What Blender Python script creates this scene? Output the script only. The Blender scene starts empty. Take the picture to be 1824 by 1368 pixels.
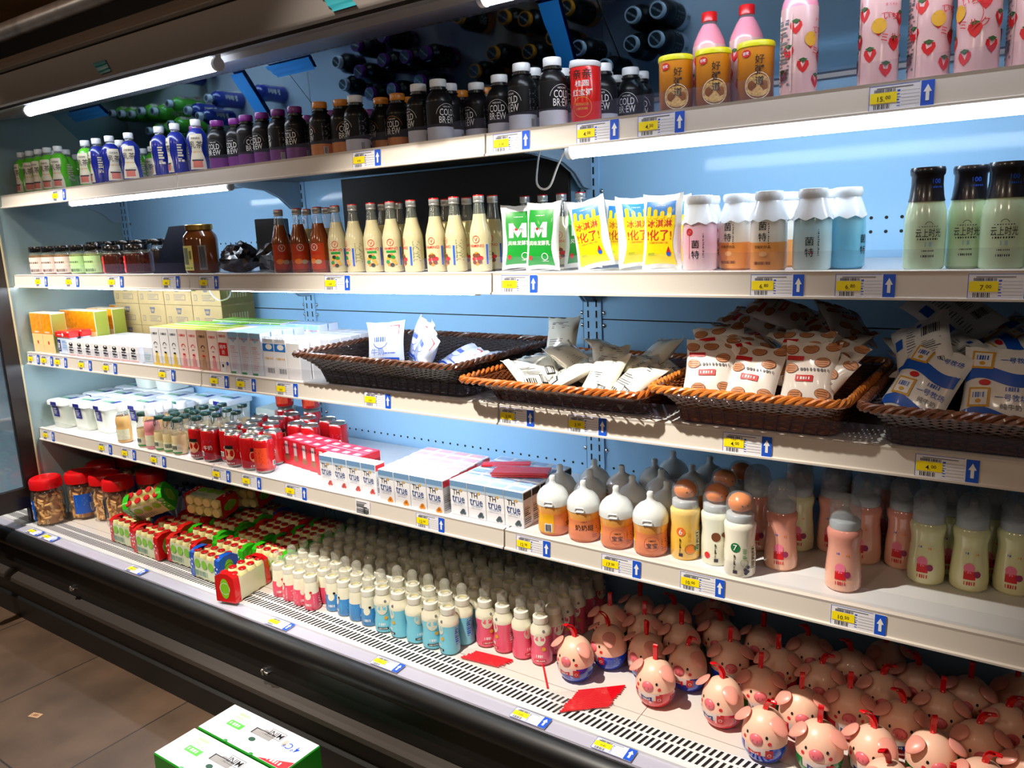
import bpy, bmesh, math, random
from math import pi, sin, cos, radians
from mathutils import Vector, Matrix, Euler

random.seed(11)
SC = bpy.context.scene
COL = SC.collection

# ---------------------------------------------------------------- camera
cam_data = bpy.data.cameras.new('camera')
cam_data.sensor_fit = 'HORIZONTAL'
cam_data.sensor_width = 36.0
cam_data.lens = 36.0 * 1397.838 / 1824.0
cam_data.clip_start = 0.05
cam = bpy.data.objects.new('camera', cam_data)
COL.objects.link(cam)
CAM_RIGHT = Vector((0.824697, 0.563903, -0.043445))
CAM_UP = Vector((-0.075565, 0.185987, 0.979642))
CAM_FWD = Vector((-0.560504, 0.804625, -0.195994))
_m = Matrix((CAM_RIGHT, CAM_UP, -CAM_FWD)).transposed().to_4x4()
_m.translation = Vector((3.638512, -2.078318, 1.609073))
cam.matrix_world = _m
SC.camera = cam

# ---------------------------------------------------------------- view, world, store light
SC.view_settings.view_transform = 'Standard'
SC.view_settings.look = 'None'
SC.view_settings.exposure = 0.12
SC.view_settings.gamma = 1.0
SC.view_settings.use_curve_mapping = False
SC.cycles.max_bounces = 8
SC.cycles.diffuse_bounces = 4
SC.cycles.glossy_bounces = 4
SC.cycles.transparent_max_bounces = 28
SC.cycles.caustics_reflective = False
SC.cycles.caustics_refractive = False
world = bpy.data.worlds.new('world')
SC.world = world
world.use_nodes = True
world.node_tree.nodes['Background'].inputs[0].default_value = (0.80, 0.70, 0.60, 1)
world.node_tree.nodes['Background'].inputs[1].default_value = 0.06
TUBE_POWER = 24.0


def store_fill(x, y, power):  # unseen warm point light added as fill, also lifts the ceiling
    d = bpy.data.lights.new('store_fill_light', 'POINT')
    d.shadow_soft_size = 0.14
    d.energy = power
    d.color = (1.0, 0.84, 0.66)
    o = bpy.data.objects.new('store_fill_light', d)
    o.location = (x, y, 2.55)
    COL.objects.link(o)


for _x, _p in ((-1.2, 14), (1.0, 14), (2.8, 16), (4.6, 16)):
    store_fill(_x, -2.9, _p)


def track_spot(x, y, aim, power):
    d = bpy.data.lights.new('store_track_spot', 'SPOT')
    d.shadow_soft_size = 0.025
    d.spot_size = radians(62)
    d.spot_blend = 0.7
    d.energy = power
    d.color = (1.0, 0.93, 0.82)
    o = bpy.data.objects.new('store_track_spot', d)
    o.location = (x, y, 2.86)
    o.rotation_euler = (Vector(aim) - Vector((x, y, 2.86))).to_track_quat('-Z', 'Y').to_euler()
    COL.objects.link(o)


track_spot(0.2, -1.5, (0.5, -0.6, 0.35), 300)
track_spot(2.3, -1.5, (2.5, -0.62, 0.3), 360)


# ---------------------------------------------------------------- materials


def lin(c):
    c = c / 255.0
    return c / 12.92 if c <= 0.04045 else ((c + 0.055) / 1.055) ** 2.4


MATS = {}


def M(name, rgb=None, rough=0.45, metal=0.0, alpha=1.0, coat=0.0, spec=0.5, emit=0.0, noise=0.0, nscale=30.0, sub=0.0):
    if name in MATS:
        return MATS[name]
    m = bpy.data.materials.new(name)
    m.use_nodes = True
    nt = m.node_tree
    b = nt.nodes['Principled BSDF']
    col = (lin(rgb[0]), lin(rgb[1]), lin(rgb[2]), 1)
    b.inputs['Base Color'].default_value = col
    b.inputs['Roughness'].default_value = rough
    b.inputs['Metallic'].default_value = metal
    b.inputs['Alpha'].default_value = alpha
    b.inputs['Coat Weight'].default_value = coat
    b.inputs['Specular IOR Level'].default_value = spec
    b.inputs['Coat Roughness'].default_value = 0.08
    if emit:
        b.inputs['Emission Color'].default_value = col
        b.inputs['Emission Strength'].default_value = emit
    if noise:
        tc = nt.nodes.new('ShaderNodeTexCoord')
        nz = nt.nodes.new('ShaderNodeTexNoise')
        nz.inputs['Scale'].default_value = nscale
        nz.inputs['Detail'].default_value = 5
        rp = nt.nodes.new('ShaderNodeValToRGB')
        rp.color_ramp.elements[0].position = 0.3
        rp.color_ramp.elements[1].position = 0.7
        rp.color_ramp.elements[0].color = tuple(c * (1 - noise) for c in col[:3]) + (1,)
        rp.color_ramp.elements[1].color = tuple(min(1, c * (1 + noise)) for c in col[:3]) + (1,)
        nt.links.new(tc.outputs['Object'], nz.inputs['Vector'])
        nt.links.new(nz.outputs['Fac'], rp.inputs['Fac'])
        nt.links.new(rp.outputs['Color'], b.inputs['Base Color'])
    MATS[name] = m
    return m


def clear_mat(name, rgb, body=0.1, rough=0.03, ior=1.5, shine=0.7):
    """Thin clear plastic or glass: see-through, a little body colour, sharp Fresnel shine."""
    m = bpy.data.materials.new(name)
    m.use_nodes = True
    nt = m.node_tree
    nt.nodes.clear()
    out = nt.nodes.new('ShaderNodeOutputMaterial')
    tr = nt.nodes.new('ShaderNodeBsdfTransparent')
    df = nt.nodes.new('ShaderNodeBsdfDiffuse')
    gl = nt.nodes.new('ShaderNodeBsdfGlossy')
    m1 = nt.nodes.new('ShaderNodeMixShader')
    m2 = nt.nodes.new('ShaderNodeMixShader')
    lw = nt.nodes.new('ShaderNodeLayerWeight')
    lw.inputs['Blend'].default_value = 0.5
    pw = nt.nodes.new('ShaderNodeMath')
    pw.operation = 'POWER'
    pw.inputs[1].default_value = 4.0
    fr = nt.nodes.new('ShaderNodeMath')
    fr.operation = 'MULTIPLY_ADD'
    fr.inputs[1].default_value = shine
    fr.inputs[2].default_value = ((ior - 1) / (ior + 1)) ** 2 * 1.4
    nt.links.new(lw.outputs['Facing'], pw.inputs[0])
    nt.links.new(pw.outputs[0], fr.inputs[0])
    c = (lin(rgb[0]), lin(rgb[1]), lin(rgb[2]), 1)
    df.inputs['Color'].default_value = c
    gl.inputs['Roughness'].default_value = rough
    m1.inputs[0].default_value = body
    nt.links.new(tr.outputs[0], m1.inputs[1])
    nt.links.new(df.outputs[0], m1.inputs[2])
    nt.links.new(fr.outputs[0], m2.inputs[0])
    nt.links.new(m1.outputs[0], m2.inputs[1])
    nt.links.new(gl.outputs[0], m2.inputs[2])
    nt.links.new(m2.outputs[0], out.inputs[0])
    MATS[name] = m
    return m


def floor_mat():
    m = M('floor_tile', (84, 68, 54), 0.5)
    nt = m.node_tree
    b = nt.nodes['Principled BSDF']
    tc = nt.nodes.new('ShaderNodeTexCoord')
    br = nt.nodes.new('ShaderNodeTexBrick')
    br.offset = 0.0
    br.inputs['Scale'].default_value = 1.0
    br.inputs['Brick Width'].default_value = 0.6
    br.inputs['Row Height'].default_value = 0.6
    br.inputs['Mortar Size'].default_value = 0.003
    br.inputs['Color1'].default_value = (lin(92), lin(68), lin(46), 1)
    br.inputs['Color2'].default_value = (lin(82), lin(60), lin(42), 1)
    br.inputs['Mortar'].default_value = (lin(28), lin(23), lin(20), 1)
    nz = nt.nodes.new('ShaderNodeTexNoise')
    nz.inputs['Scale'].default_value = 5
    nz.inputs['Detail'].default_value = 8
    mx = nt.nodes.new('ShaderNodeMixRGB')
    mx.blend_type = 'OVERLAY'
    mx.inputs['Fac'].default_value = 0.8
    nt.links.new(tc.outputs['Object'], br.inputs['Vector'])
    nt.links.new(tc.outputs['Object'], nz.inputs['Vector'])
    nt.links.new(br.outputs['Color'], mx.inputs['Color1'])
    nt.links.new(nz.outputs['Fac'], mx.inputs['Color2'])
    hs = nt.nodes.new('ShaderNodeHueSaturation')
    hs.inputs['Saturation'].default_value = 0.9
    nt.links.new(mx.outputs['Color'], hs.inputs['Color'])
    nt.links.new(hs.outputs['Color'], b.inputs['Base Color'])
    return m


def gradient_mat(name, stops, rough=0.35, axis='Z', coat=0.3):
    """A printed colour run along the height of the thing itself (object space)."""
    m = bpy.data.materials.new(name)
    m.use_nodes = True
    nt = m.node_tree
    b = nt.nodes['Principled BSDF']
    b.inputs['Roughness'].default_value = rough
    b.inputs['Coat Weight'].default_value = coat
    tc = nt.nodes.new('ShaderNodeTexCoord')
    sp = nt.nodes.new('ShaderNodeSeparateXYZ')
    rp = nt.nodes.new('ShaderNodeValToRGB')
    mul = nt.nodes.new('ShaderNodeMath')
    mul.operation = 'MULTIPLY'
    mul.inputs[1].default_value = 4.0
    cr = rp.color_ramp
    while len(cr.elements) < len(stops):
        cr.elements.new(0.5)
    for e, (z, c) in zip(cr.elements, stops):
        e.position = z * 4.0
        e.color = (lin(c[0]), lin(c[1]), lin(c[2]), 1)
    nt.links.new(tc.outputs['Object'], sp.inputs[0])
    nt.links.new(sp.outputs[axis], mul.inputs[0])
    nt.links.new(mul.outputs[0], rp.inputs['Fac'])
    nt.links.new(rp.outputs['Color'], b.inputs['Base Color'])
    MATS[name] = m
    return m


# ---------------------------------------------------------------- mesh helpers
_TXT = {}
_tc = bpy.data.curves.new('lettering', 'FONT')
_tc.resolution_u = 2
_tc.offset = 0.004
_to = bpy.data.objects.new('lettering', _tc)
COL.objects.link(_to)


def glyphs(s):
    """Flat polygons of a string, one unit high, centred on its own box."""
    if s not in _TXT:
        _tc.body = s
        bpy.context.view_layer.update()
        dg = bpy.context.evaluated_depsgraph_get()
        ev = _to.evaluated_get(dg)
        me = ev.to_mesh()
        vs = [(v.co.x, v.co.y) for v in me.vertices]
        me.calc_loop_triangles()
        fs = [tuple(t.vertices) for t in me.loop_triangles]
        ev.to_mesh_clear()
        x0, x1 = min(v[0] for v in vs), max(v[0] for v in vs)
        y0, y1 = min(v[1] for v in vs), max(v[1] for v in vs)
        h = max(y1 - y0, 0.3)
        vs = [((x - (x0 + x1) / 2) / h, (y - (y0 + y1) / 2) / h) for x, y in vs]
        _TXT[s] = (vs, fs, (x1 - x0) / h)
    return _TXT[s]


def refine(vs, fs, kx, ky, lim):
    """Split long triangles so that lettering follows a curved surface."""
    vs = list(vs)
    out, todo, mids = [], list(fs), {}
    while todo:
        t = todo.pop()
        best, bl = None, lim
        for i in range(3):
            a, b = t[i], t[(i + 1) % 3]
            d = math.hypot((vs[a][0] - vs[b][0]) * kx, (vs[a][1] - vs[b][1]) * ky)
            if d > bl:
                best, bl = i, d
        if best is None:
            out.append(t)
            continue
        a, b, c = t[best], t[(best + 1) % 3], t[(best + 2) % 3]
        key = (min(a, b), max(a, b))
        if key not in mids:
            vs.append(((vs[a][0] + vs[b][0]) / 2, (vs[a][1] + vs[b][1]) / 2))
            mids[key] = len(vs) - 1
        q = mids[key]
        todo += [(a, q, c), (q, b, c)]
    return vs, out


class MB:
    def __init__(self):
        self.v, self.f, self.mi, self.ms = [], [], [], []

    def take(self, other):
        o = len(self.v)
        self.v += other.v
        self.f += [tuple(a + o for a in f) for f in other.f]
        self.mi += [self.slot(other.ms[i]) for i in other.mi]
        return self

    def slot(self, m):
        if m not in self.ms:
            self.ms.append(m)
        return self.ms.index(m)

    def add(self, vs, fs, m):
        o = len(self.v)
        i = self.slot(m)
        self.v += [tuple(v) for v in vs]
        for f in fs:
            self.f.append(tuple(a + o for a in f))
            self.mi.append(i)
        return self

    def quad(self, a, b, c, d, m):
        return self.add([a, b, c, d], [(0, 1, 2, 3)], m)

    def box(self, x0, x1, y0, y1, z0, z1, m, top=None, front=None, bev=0.0):
        t = bev
        if not t:
            vs = [(x, y, z) for z in (z0, z1) for y in (y0, y1) for x in (x0, x1)]
            fs = [(0, 2, 3, 1), (4, 5, 7, 6), (0, 1, 5, 4), (2, 6, 7, 3), (0, 4, 6, 2), (1, 3, 7, 5)]
        else:
            vs = []
            for z, q in ((z0, t), (z0 + t, 0), (z1 - t, 0), (z1, t)):
                for x, y in ((x0 + t, y0 + q), (x1 - t, y0 + q), (x1 - q, y0 + t), (x1 - q, y1 - t),
                             (x1 - t, y1 - q), (x0 + t, y1 - q), (x0 + q, y1 - t), (x0 + q, y0 + t)):
                    vs.append((x, y, z))
            fs = [tuple(reversed(range(8))), tuple(range(24, 32))]
            for k in range(3):
                for i in range(8):
                    j = (i + 1) % 8
                    fs.append((k * 8 + i, k * 8 + j, k * 8 + 8 + j, k * 8 + 8 + i))
        self.add(vs, fs, m)
        if not t:
            n = len(self.mi)
            if top:
                self.mi[n - 5] = self.slot(top)
            if front:
                self.mi[n - 4] = self.slot(front)
        return self

    def lathe(self, prof, m, seg=24, cap0=True, cap1=True, sx=1.0, sy=1.0, c=(0, 0)):
        """prof: (r, z[, material of the band above])."""
        n = len(prof)
        o = len(self.v)
        for p in prof:
            for i in range(seg):
                a = 2 * pi * i / seg
                self.v.append((c[0] + p[0] * cos(a) * sx, c[1] + p[0] * sin(a) * sy, p[1]))
        for k in range(n - 1):
            mm = self.slot(prof[k][2] if len(prof[k]) > 2 and prof[k][2] else m)
            for i in range(seg):
                j = (i + 1) % seg
                self.f.append((o + k * seg + i, o + k * seg + j, o + (k + 1) * seg + j, o + (k + 1) * seg + i))
                self.mi.append(mm)
        if cap0 and prof[0][0] > 1e-5:
            self.f.append(tuple(o + i for i in reversed(range(seg))))
            self.mi.append(self.slot(m))
        if cap1 and prof[-1][0] > 1e-5:
            self.f.append(tuple(o + (n - 1) * seg + i for i in range(seg)))
            self.mi.append(self.slot(prof[-1][2] if len(prof[-1]) > 2 and prof[-1][2] else m))
        return self

    def tube(self, pts, r, m, seg=8, closed=False):
        pts = [Vector(p) for p in pts]
        n = len(pts)
        o = len(self.v)
        rr = r if isinstance(r, (list, tuple)) else [r] * n
        up = None
        for i, p in enumerate(pts):
            if closed:
                t = (pts[(i + 1) % n] - pts[i - 1])
            else:
                t = pts[min(i + 1, n - 1)] - pts[max(i - 1, 0)]
            t.normalize()
            if up is None:
                up = Vector((0, 0, 1)) if abs(t.z) < 0.9 else Vector((1, 0, 0))
            a = t.cross(up)
            if a.length < 1e-6:
                a = t.orthogonal()
            a.normalize()
            b = a.cross(t)
            up = b
            for k in range(seg):
                w = 2 * pi * k / seg
                self.v.append(tuple(p + (a * cos(w) + b * sin(w)) * rr[i]))
        s = self.slot(m)
        for i in range(n if closed else n - 1):
            i2 = (i + 1) % n
            for k in range(seg):
                k2 = (k + 1) % seg
                self.f.append((o + i * seg + k, o + i * seg + k2, o + i2 * seg + k2, o + i2 * seg + k))
                self.mi.append(s)
        if not closed:
            self.f.append(tuple(o + k for k in reversed(range(seg))))
            self.f.append(tuple(o + (n - 1) * seg + k for k in range(seg)))
            self.mi += [s, s]
        return self

    def text(self, s, size, f, m, at=(0, 0), rot=0.0, align='C', width=None):
        """Lettering of cap height SIZE at (x, y) of a surface map F(x, y) -> 3-D point."""
        vs, fs, w = glyphs(s)
        k = size
        kx = size if width is None else width / w
        if max(k, kx) > 0.012:
            vs, fs = refine(vs, fs, kx, k, 0.0075)
        dx = {'C': 0, 'L': w / 2, 'R': -w / 2}[align] * kx
        cr, sr = cos(rot), sin(rot)
        out = []
        for x, y in vs:
            x, y = x * kx + dx, y * k
            out.append(f(at[0] + x * cr - y * sr, at[1] + x * sr + y * cr))
        return self.add(out, fs, m)

    def patch(self, f, x0, x1, y0, y1, m, nx=1, ny=1, shape=None):
        """A printed rectangle (or SHAPE(s, t) -> (x, y)) on a surface map."""
        vs = []
        for j in range(ny + 1):
            for i in range(nx + 1):
                s, t = i / nx, j / ny
                p = shape(s, t) if shape else (x0 + (x1 - x0) * s, y0 + (y1 - y0) * t)
                vs.append(f(*p))
        fs = [(j * (nx + 1) + i, j * (nx + 1) + i + 1, (j + 1) * (nx + 1) + i + 1, (j + 1) * (nx + 1) + i)
              for j in range(ny) for i in range(nx)]
        return self.add(vs, fs, m)

    def disc(self, f, cx, cy, rx, ry, m, seg=16):
        vs = [f(cx, cy)] + [f(cx + rx * cos(2 * pi * i / seg), cy + ry * sin(2 * pi * i / seg)) for i in range(seg)]
        return self.add(vs, [(0, 1 + i, 1 + (i + 1) % seg) for i in range(seg)], m)

    def ring(self, f, cx, cy, r0, r1, m, a0=0.0, a1=2 * pi, seg=20):
        vs = []
        for i in range(seg + 1):
            a = a0 + (a1 - a0) * i / seg
            vs += [f(cx + r0 * cos(a), cy + r0 * sin(a)), f(cx + r1 * cos(a), cy + r1 * sin(a))]
        return self.add(vs, [(2 * i, 2 * i + 1, 2 * i + 3, 2 * i + 2) for i in range(seg)], m)

    def bars(self, f, x0, x1, y0, y1, m, n, vert=True, fill=0.5, seed=1):
        rnd = random.Random(seed)
        for i in range(n):
            a = (i + 0.1) / n
            b = a + fill / n * rnd.uniform(0.5, 1.5)
            if vert:
                self.patch(f, x0 + (x1 - x0) * a, x0 + (x1 - x0) * b, y0, y1, m)
            else:
                e = rnd.uniform(0.55, 1.0)
                self.patch(f, x0, x0 + (x1 - x0) * e, y0 + (y1 - y0) * a, y0 + (y1 - y0) * b, m)
        return self

    def mesh(self, name, smooth=True):
        me = bpy.data.meshes.new(name)
        me.from_pydata(self.v, [], self.f)
        for m in self.ms:
            me.materials.append(m)
        me.polygons.foreach_set('material_index', self.mi)
        if smooth:
            me.polygons.foreach_set('use_smooth', [True] * len(self.f))
            me.set_sharp_from_angle(angle=radians(38))
        me.update()
        return me


def flat(y=0.0):
    return lambda x, z: (x, y, z)


def topface(z=0.0):
    return lambda x, y: (x, y, z)


def cyl(r, a0=0.0, eps=0.0006):
    """Print around an upright round body; R a number or a function of height; x = 0 faces -Y."""
    def f(x, z):
        rr = (r(z) if callable(r) else r) + eps
        base = (r if not callable(r) else max(rr, 0.01))
        a = x / base + a0
        return (rr * sin(a), -rr * cos(a), z)
    return f


def prof_r(prof):
    def r(z):
        for a, b in zip(prof, prof[1:]):
            if a[1] <= z <= b[1]:
                t = (z - a[1]) / max(b[1] - a[1], 1e-9)
                return a[0] + (b[0] - a[0]) * t
        return prof[0][0] if z < prof[0][1] else prof[-1][0]
    return r


# ---------------------------------------------------------------- things, parts, labels
REG = {}


def link(name, mesh, parent=None):
    o = bpy.data.objects.new(name, mesh)
    COL.objects.link(o)
    if parent is not None:
        o.parent = parent
    return o


def note(o, label, cat, group=None):
    o['label'] = label
    o['category'] = cat
    if group:
        o['group'] = group


def thing(name, label, cat, loc=(0, 0, 0), rot=(0, 0, 0), group=None):
    o = link(name, None)
    o.empty_display_size = 0.02
    o.location = loc
    o.rotation_euler = rot
    note(o, label, cat, group)
    return o


class Proto:
    """One product kind: parts = [(name, mesh, index of the part above it or None)]."""

    def __init__(self, name, cat, group, parts):
        self.name, self.cat, self.group, self.parts = name, cat, group, parts
        self.first = None

    def place(self, loc, rot=0.0, desc=None, label=None, group=None, mode='row'):
        if not isinstance(rot, (tuple, list)):
            rot = (0, 0, rot)
        group = group or self.group
        if len(self.parts) == 1:
            root = link(self.name, self.parts[0][1])
        else:
            root = link(self.name, None)
            root.empty_display_size = 0.02
            made = []
            for nm, me, up in self.parts:
                made.append(link(nm, me, root if up is None else made[up]))
        root.location = loc
        root.rotation_euler = rot
        root['category'] = self.cat
        root['group'] = group
        if label:
            root['label'] = label
        else:
            REG.setdefault((group, desc), []).append((loc[0], loc[1], loc[2], root, mode))
        return root


ORD = ('first second third fourth fifth sixth seventh eighth ninth tenth eleventh twelfth thirteenth fourteenth '
       'fifteenth sixteenth seventeenth eighteenth nineteenth twentieth').split()


def ordn(i):
    if i < 20:
        return ORD[i]
    return 'twenty-' + ORD[i - 20]


def write_labels():
    for (group, desc), items in REG.items():
        n = len(desc.split())
        if n > (13 if items[0][4] == 'row' else 11):
            print('LONG', n, desc)
    for (group, desc), items in REG.items():
        if len(items) == 1:
            items[0][3]['label'] = desc
            continue
        if items[0][4] == 'row':
            items.sort(key=lambda q: q[0])
            for i, q in enumerate(items):
                q[3]['label'] = desc + ', ' + ordn(i) + ' from left'
        else:
            gap = float(items[0][4])
            items.sort(key=lambda q: q[1])
            rws, cur = [], [items[0]]
            for q in items[1:]:
                if q[1] - cur[0][1] > gap:
                    rws.append(cur)
                    cur = [q]
                else:
                    cur.append(q)
            rws.append(cur)
            for k, rw in enumerate(rws):
                rw.sort(key=lambda q: q[0])
                for i, q in enumerate(rw):
                    q[3]['label'] = desc + ', ' + ordn(i) + ' along ' + ('front row' if k == 0 else ordn(k) + ' row')

# ================================================================ room
WHITE = M('white_enamel', (222, 224, 226), 0.35, coat=0.2)
STRIP = M('price_strip_plastic', (216, 208, 198), 0.4)
BLUEWALL = M('pale_blue_enamel', (160, 206, 240), 0.08, spec=0.12)
BLACK = M('black_gap', (6, 6, 7), 0.7)
BLACKPAINT = M('black_gloss_paint', (9, 9, 10), 0.42)
GREYMETAL = M('grey_sheet_metal', (142, 140, 140), 0.4, 0.3)
CHROME = M('bare_steel', (200, 200, 205), 0.2, 1.0)
CLEAR = clear_mat('clear_acrylic', (170, 170, 215), 0.035, 0.03, 1.35, 0.16)
INK = M('black_print', (18, 18, 20), 0.5)
PAPER = M('white_paper', (232, 232, 238), 0.6)
YELLOW = M('yellow_sticker', (252, 228, 10), 0.5)
TAGBLUE = M('blue_print', (22, 84, 205), 0.5)
RED = M('red_plastic', (214, 16, 22), 0.3, coat=0.3)
WPRINT = M('white_print', (238, 238, 236), 0.5)
REDP = M('red_print', (206, 22, 30), 0.45)
GREENP = M('green_print', (24, 140, 50), 0.45)
GREYP = M('grey_print', (110, 112, 120), 0.5)

L0, L1 = 0.0, 3.78
ZS = (1.827, 1.499, 1.169, 0.8325)
DECK = 0.42
FRONT = -0.508


def structure(name, mb, smooth=False):
    o = link(name, mb.mesh(name, smooth))
    o['kind'] = 'structure'
    return o


structure('floor', MB().box(-4, 7, -5, 0.6, -0.05, 0.0, floor_mat()))
structure('ceiling', MB().box(-4, 7, -5, 0.6, 2.92, 2.97, M('ceiling_board', (176, 128, 84), 0.8, noise=0.15, nscale=3)))
structure('wall_left', MB().box(-4.1, -4, -5, 0.6, 0, 2.92, M('dark_wall', (40, 38, 38), 0.8)))
structure('wall_back', MB().box(-4, 7, 0.45, 0.6, 0.0, 2.92, M('dark_wall', (40, 38, 38), 0.8)))

# ================================================================ the refrigerated case
case = thing('refrigerated_display_case', 'long open refrigerated display case with pale blue back and black base', 'display case')


def part(name, mb, parent=None, smooth=False):
    return link(name, mb.mesh(name, smooth), parent or case)


# back panels, one per bay, with their rows of round holes and the cross seam
BAYS = ((0.0, 1.25), (1.25, 2.5), (2.5, L1))
for bi, (a, b) in enumerate(BAYS):
    mb = MB().box(a + 0.001, b - 0.001, 0.0, 0.02, DECK, 1.927, BLUEWALL)
    mb.box(a + 0.03, b - 0.03, -0.0008, 0.0, 1.325, 1.3285, BLACK)
    f = flat(-0.0009)
    for zz in (0.866, 1.232, 1.56, 1.593):
        x = a + 0.06
        while x < b - 0.05:
            mb.disc(f, x, zz, 0.0042, 0.0042, BLACK, 8)
            x += 0.0335
    part('back_panel', mb)
# slotted uprights with bolts
for x in (0.03, 1.25, 2.5, 3.74):
    mb = MB().box(x - 0.03, x + 0.03, -0.006, 0.0, DECK, 1.927, BLUEWALL)
    mb.box(x - 0.0315, x - 0.03, -0.0062, 0, DECK, 1.927, BLACK)
    f = flat(-0.0066)
    z = 0.5
    while z < 1.9:
        for dx in (-0.014, 0.014):
            mb.patch(f, x + dx - 0.0028, x + dx + 0.0028, z, z + 0.021, BLACK)
        z += 0.032
    up = part('upright', mb)
    for z in (0.92, 1.308, 1.346, 1.70):
        for dx in (-0.037, 0.037):
            if 0 < x + dx < L1:
                bo = MB().lathe([(0.0065, 0), (0.006, 0.003), (0.003, 0.005), (0.0, 0.0052)], CHROME, 10)
                o = link('bolt', bo.mesh('bolt'), up)
                o.location = (x + dx, -0.0002, z)
                o.rotation_euler = (pi / 2, 0, 0)
# the leaning mirror under the canopy, three panes
MIRROR = M('tinted_mirror', (178, 216, 240), 0.05, 1.0)
for a, b in ((0.0, 1.5), (1.5, 2.655), (2.655, L1)):
    y0, z0, y1, z1 = 0.0, 1.929, -0.252, 2.171
    mb = MB()
    a1, b1 = a + 0.0015, b - 0.0015
    d = 0.006
    vs = [(a1, y0, z0), (b1, y0, z0), (b1, y1, z1), (a1, y1, z1)]
    vs += [(x, y + d, z + d) for x, y, z in vs]
    mb.add(vs, [(0, 1, 2, 3), (7, 6, 5, 4), (0, 4, 5, 1), (1, 5, 6, 2), (2, 6, 7, 3), (3, 7, 4, 0)], MIRROR)
    part('mirror_pane', mb)
part('mirror_ledge', MB().box(L0, L1, -0.012, 0.0, 1.925, 1.935, GREYMETAL))
# canopy: perforated air plate, lamp trough, front panel, trim, roof
mb = MB()
LAV = M('lavender_white_enamel', (196, 196, 214), 0.4)
mb.add([(L0, -0.252, 2.171), (L1, -0.252, 2.171), (L1, -0.54, 2.118), (L0, -0.54, 2.118),
        (L0, -0.252, 2.181), (L1, -0.252, 2.181), (L1, -0.54, 2.128), (L0, -0.54, 2.128)],
       [(0, 1, 2, 3), (7, 6, 5, 4), (0, 4, 5, 1), (2, 6, 7, 3), (1, 5, 6, 2), (3, 7, 4, 0)], LAV)
x = 0.06
while x < L1 - 0.03:
    t = 0.09
    za = 2.171 - (2.171 - 2.118) * t - 0.0006
    ya = -0.252 - (0.288) * t
    mb.quad((x, ya, za), (x + 0.018, ya, za), (x + 0.018, ya - 0.008, za - 0.0015), (x, ya - 0.008, za - 0.0015), BLACK)
    x += 0.03
part('air_plate', mb)
mb = MB()
prof = [(-0.54, 2.118), (-0.545, 2.112), (-0.56, 2.125), (-0.64, 2.125), (-0.655, 2.10), (-0.66, 2.10), (-0.66, 2.135), (-0.54, 2.135)]
n = len(prof)
vs = [(L0, y, z) for y, z in prof] + [(L1, y, z) for y, z in prof]
mb.add(vs, [(i, (i + 1) % n, n + (i + 1) % n, n + i) for i in range(n)] + [tuple(range(n)), tuple(reversed(range(n, 2 * n)))], GREYMETAL)
part('lamp_trough', mb)
part('canopy_slot', MB().box(L0, L1, -0.735, -0.66, 2.115, 2.13, BLACK))


def sweep_x(prof, m, x0=L0, x1=L1, smooth=True):
    mb = MB()
    n = len(prof)
    vs = [(x0, y, z) for y, z in prof] + [(x1, y, z) for y, z in prof]
    mb.add(vs, [(i, n + i, n + (i + 1) % n, (i + 1) % n) for i in range(n)] + [tuple(reversed(range(n))), tuple(range(n, 2 * n))], m)
    return mb


CANOPY = M('taupe_grey_enamel', (108, 101, 97), 0.55)
part('canopy_panel', sweep_x([(-0.735, 2.083), (-0.755, 2.083), (-0.76, 2.09), (-0.765, 2.17), (-0.755, 2.176), (-0.735, 2.176)], CANOPY), smooth=True)
part('canopy_edge', sweep_x([(-0.735, 2.176), (-0.768, 2.176), (-0.772, 2.182), (-0.768, 2.188), (-0.735, 2.188)], M('worn_aluminium', (170, 165, 158), 0.35, 0.8)))
part('canopy_trim', sweep_x([(-0.735, 2.188), (-0.76, 2.188), (-0.755, 2.205), (-0.745, 2.225), (-0.735, 2.225)], M('brown_grey_trim', (92, 80, 70), 0.5)))
part('canopy_roof', MB().box(L0, L1, -0.735, 0.02, 2.2, 2.225, BLACK))
# end panel, glass pane with its dark frame
ENDP = M('grey_green_enamel', (146, 168, 168), 0.2, coat=0.3)
part('end_panel', MB().box(-0.03, 0.0, -0.535, 0.02, DECK, 2.2, ENDP))
part('end_edge', MB().box(-0.03, 0.003, -0.541, -0.535, DECK, 2.1, M('beige_edge', (205, 190, 150), 0.4)))
FRAME = M('dark_brown_frame', (34, 24, 20), 0.3)
part('glass_frame', MB().box(-0.03, 0.0, -0.60, -0.541, 0.43, 2.1, FRAME).box(-0.03, 0.0, -0.9, -0.60, 0.495, 0.585, FRAME).box(-0.03, 0.0, -0.9, -0.60, 2.05, 2.1, FRAME))
part('end_glass', MB().box(-0.02, -0.012, -0.9, -0.60, 0.585, 2.05, clear_mat('dark_glass', (110, 130, 145), 0.25)))
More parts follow.
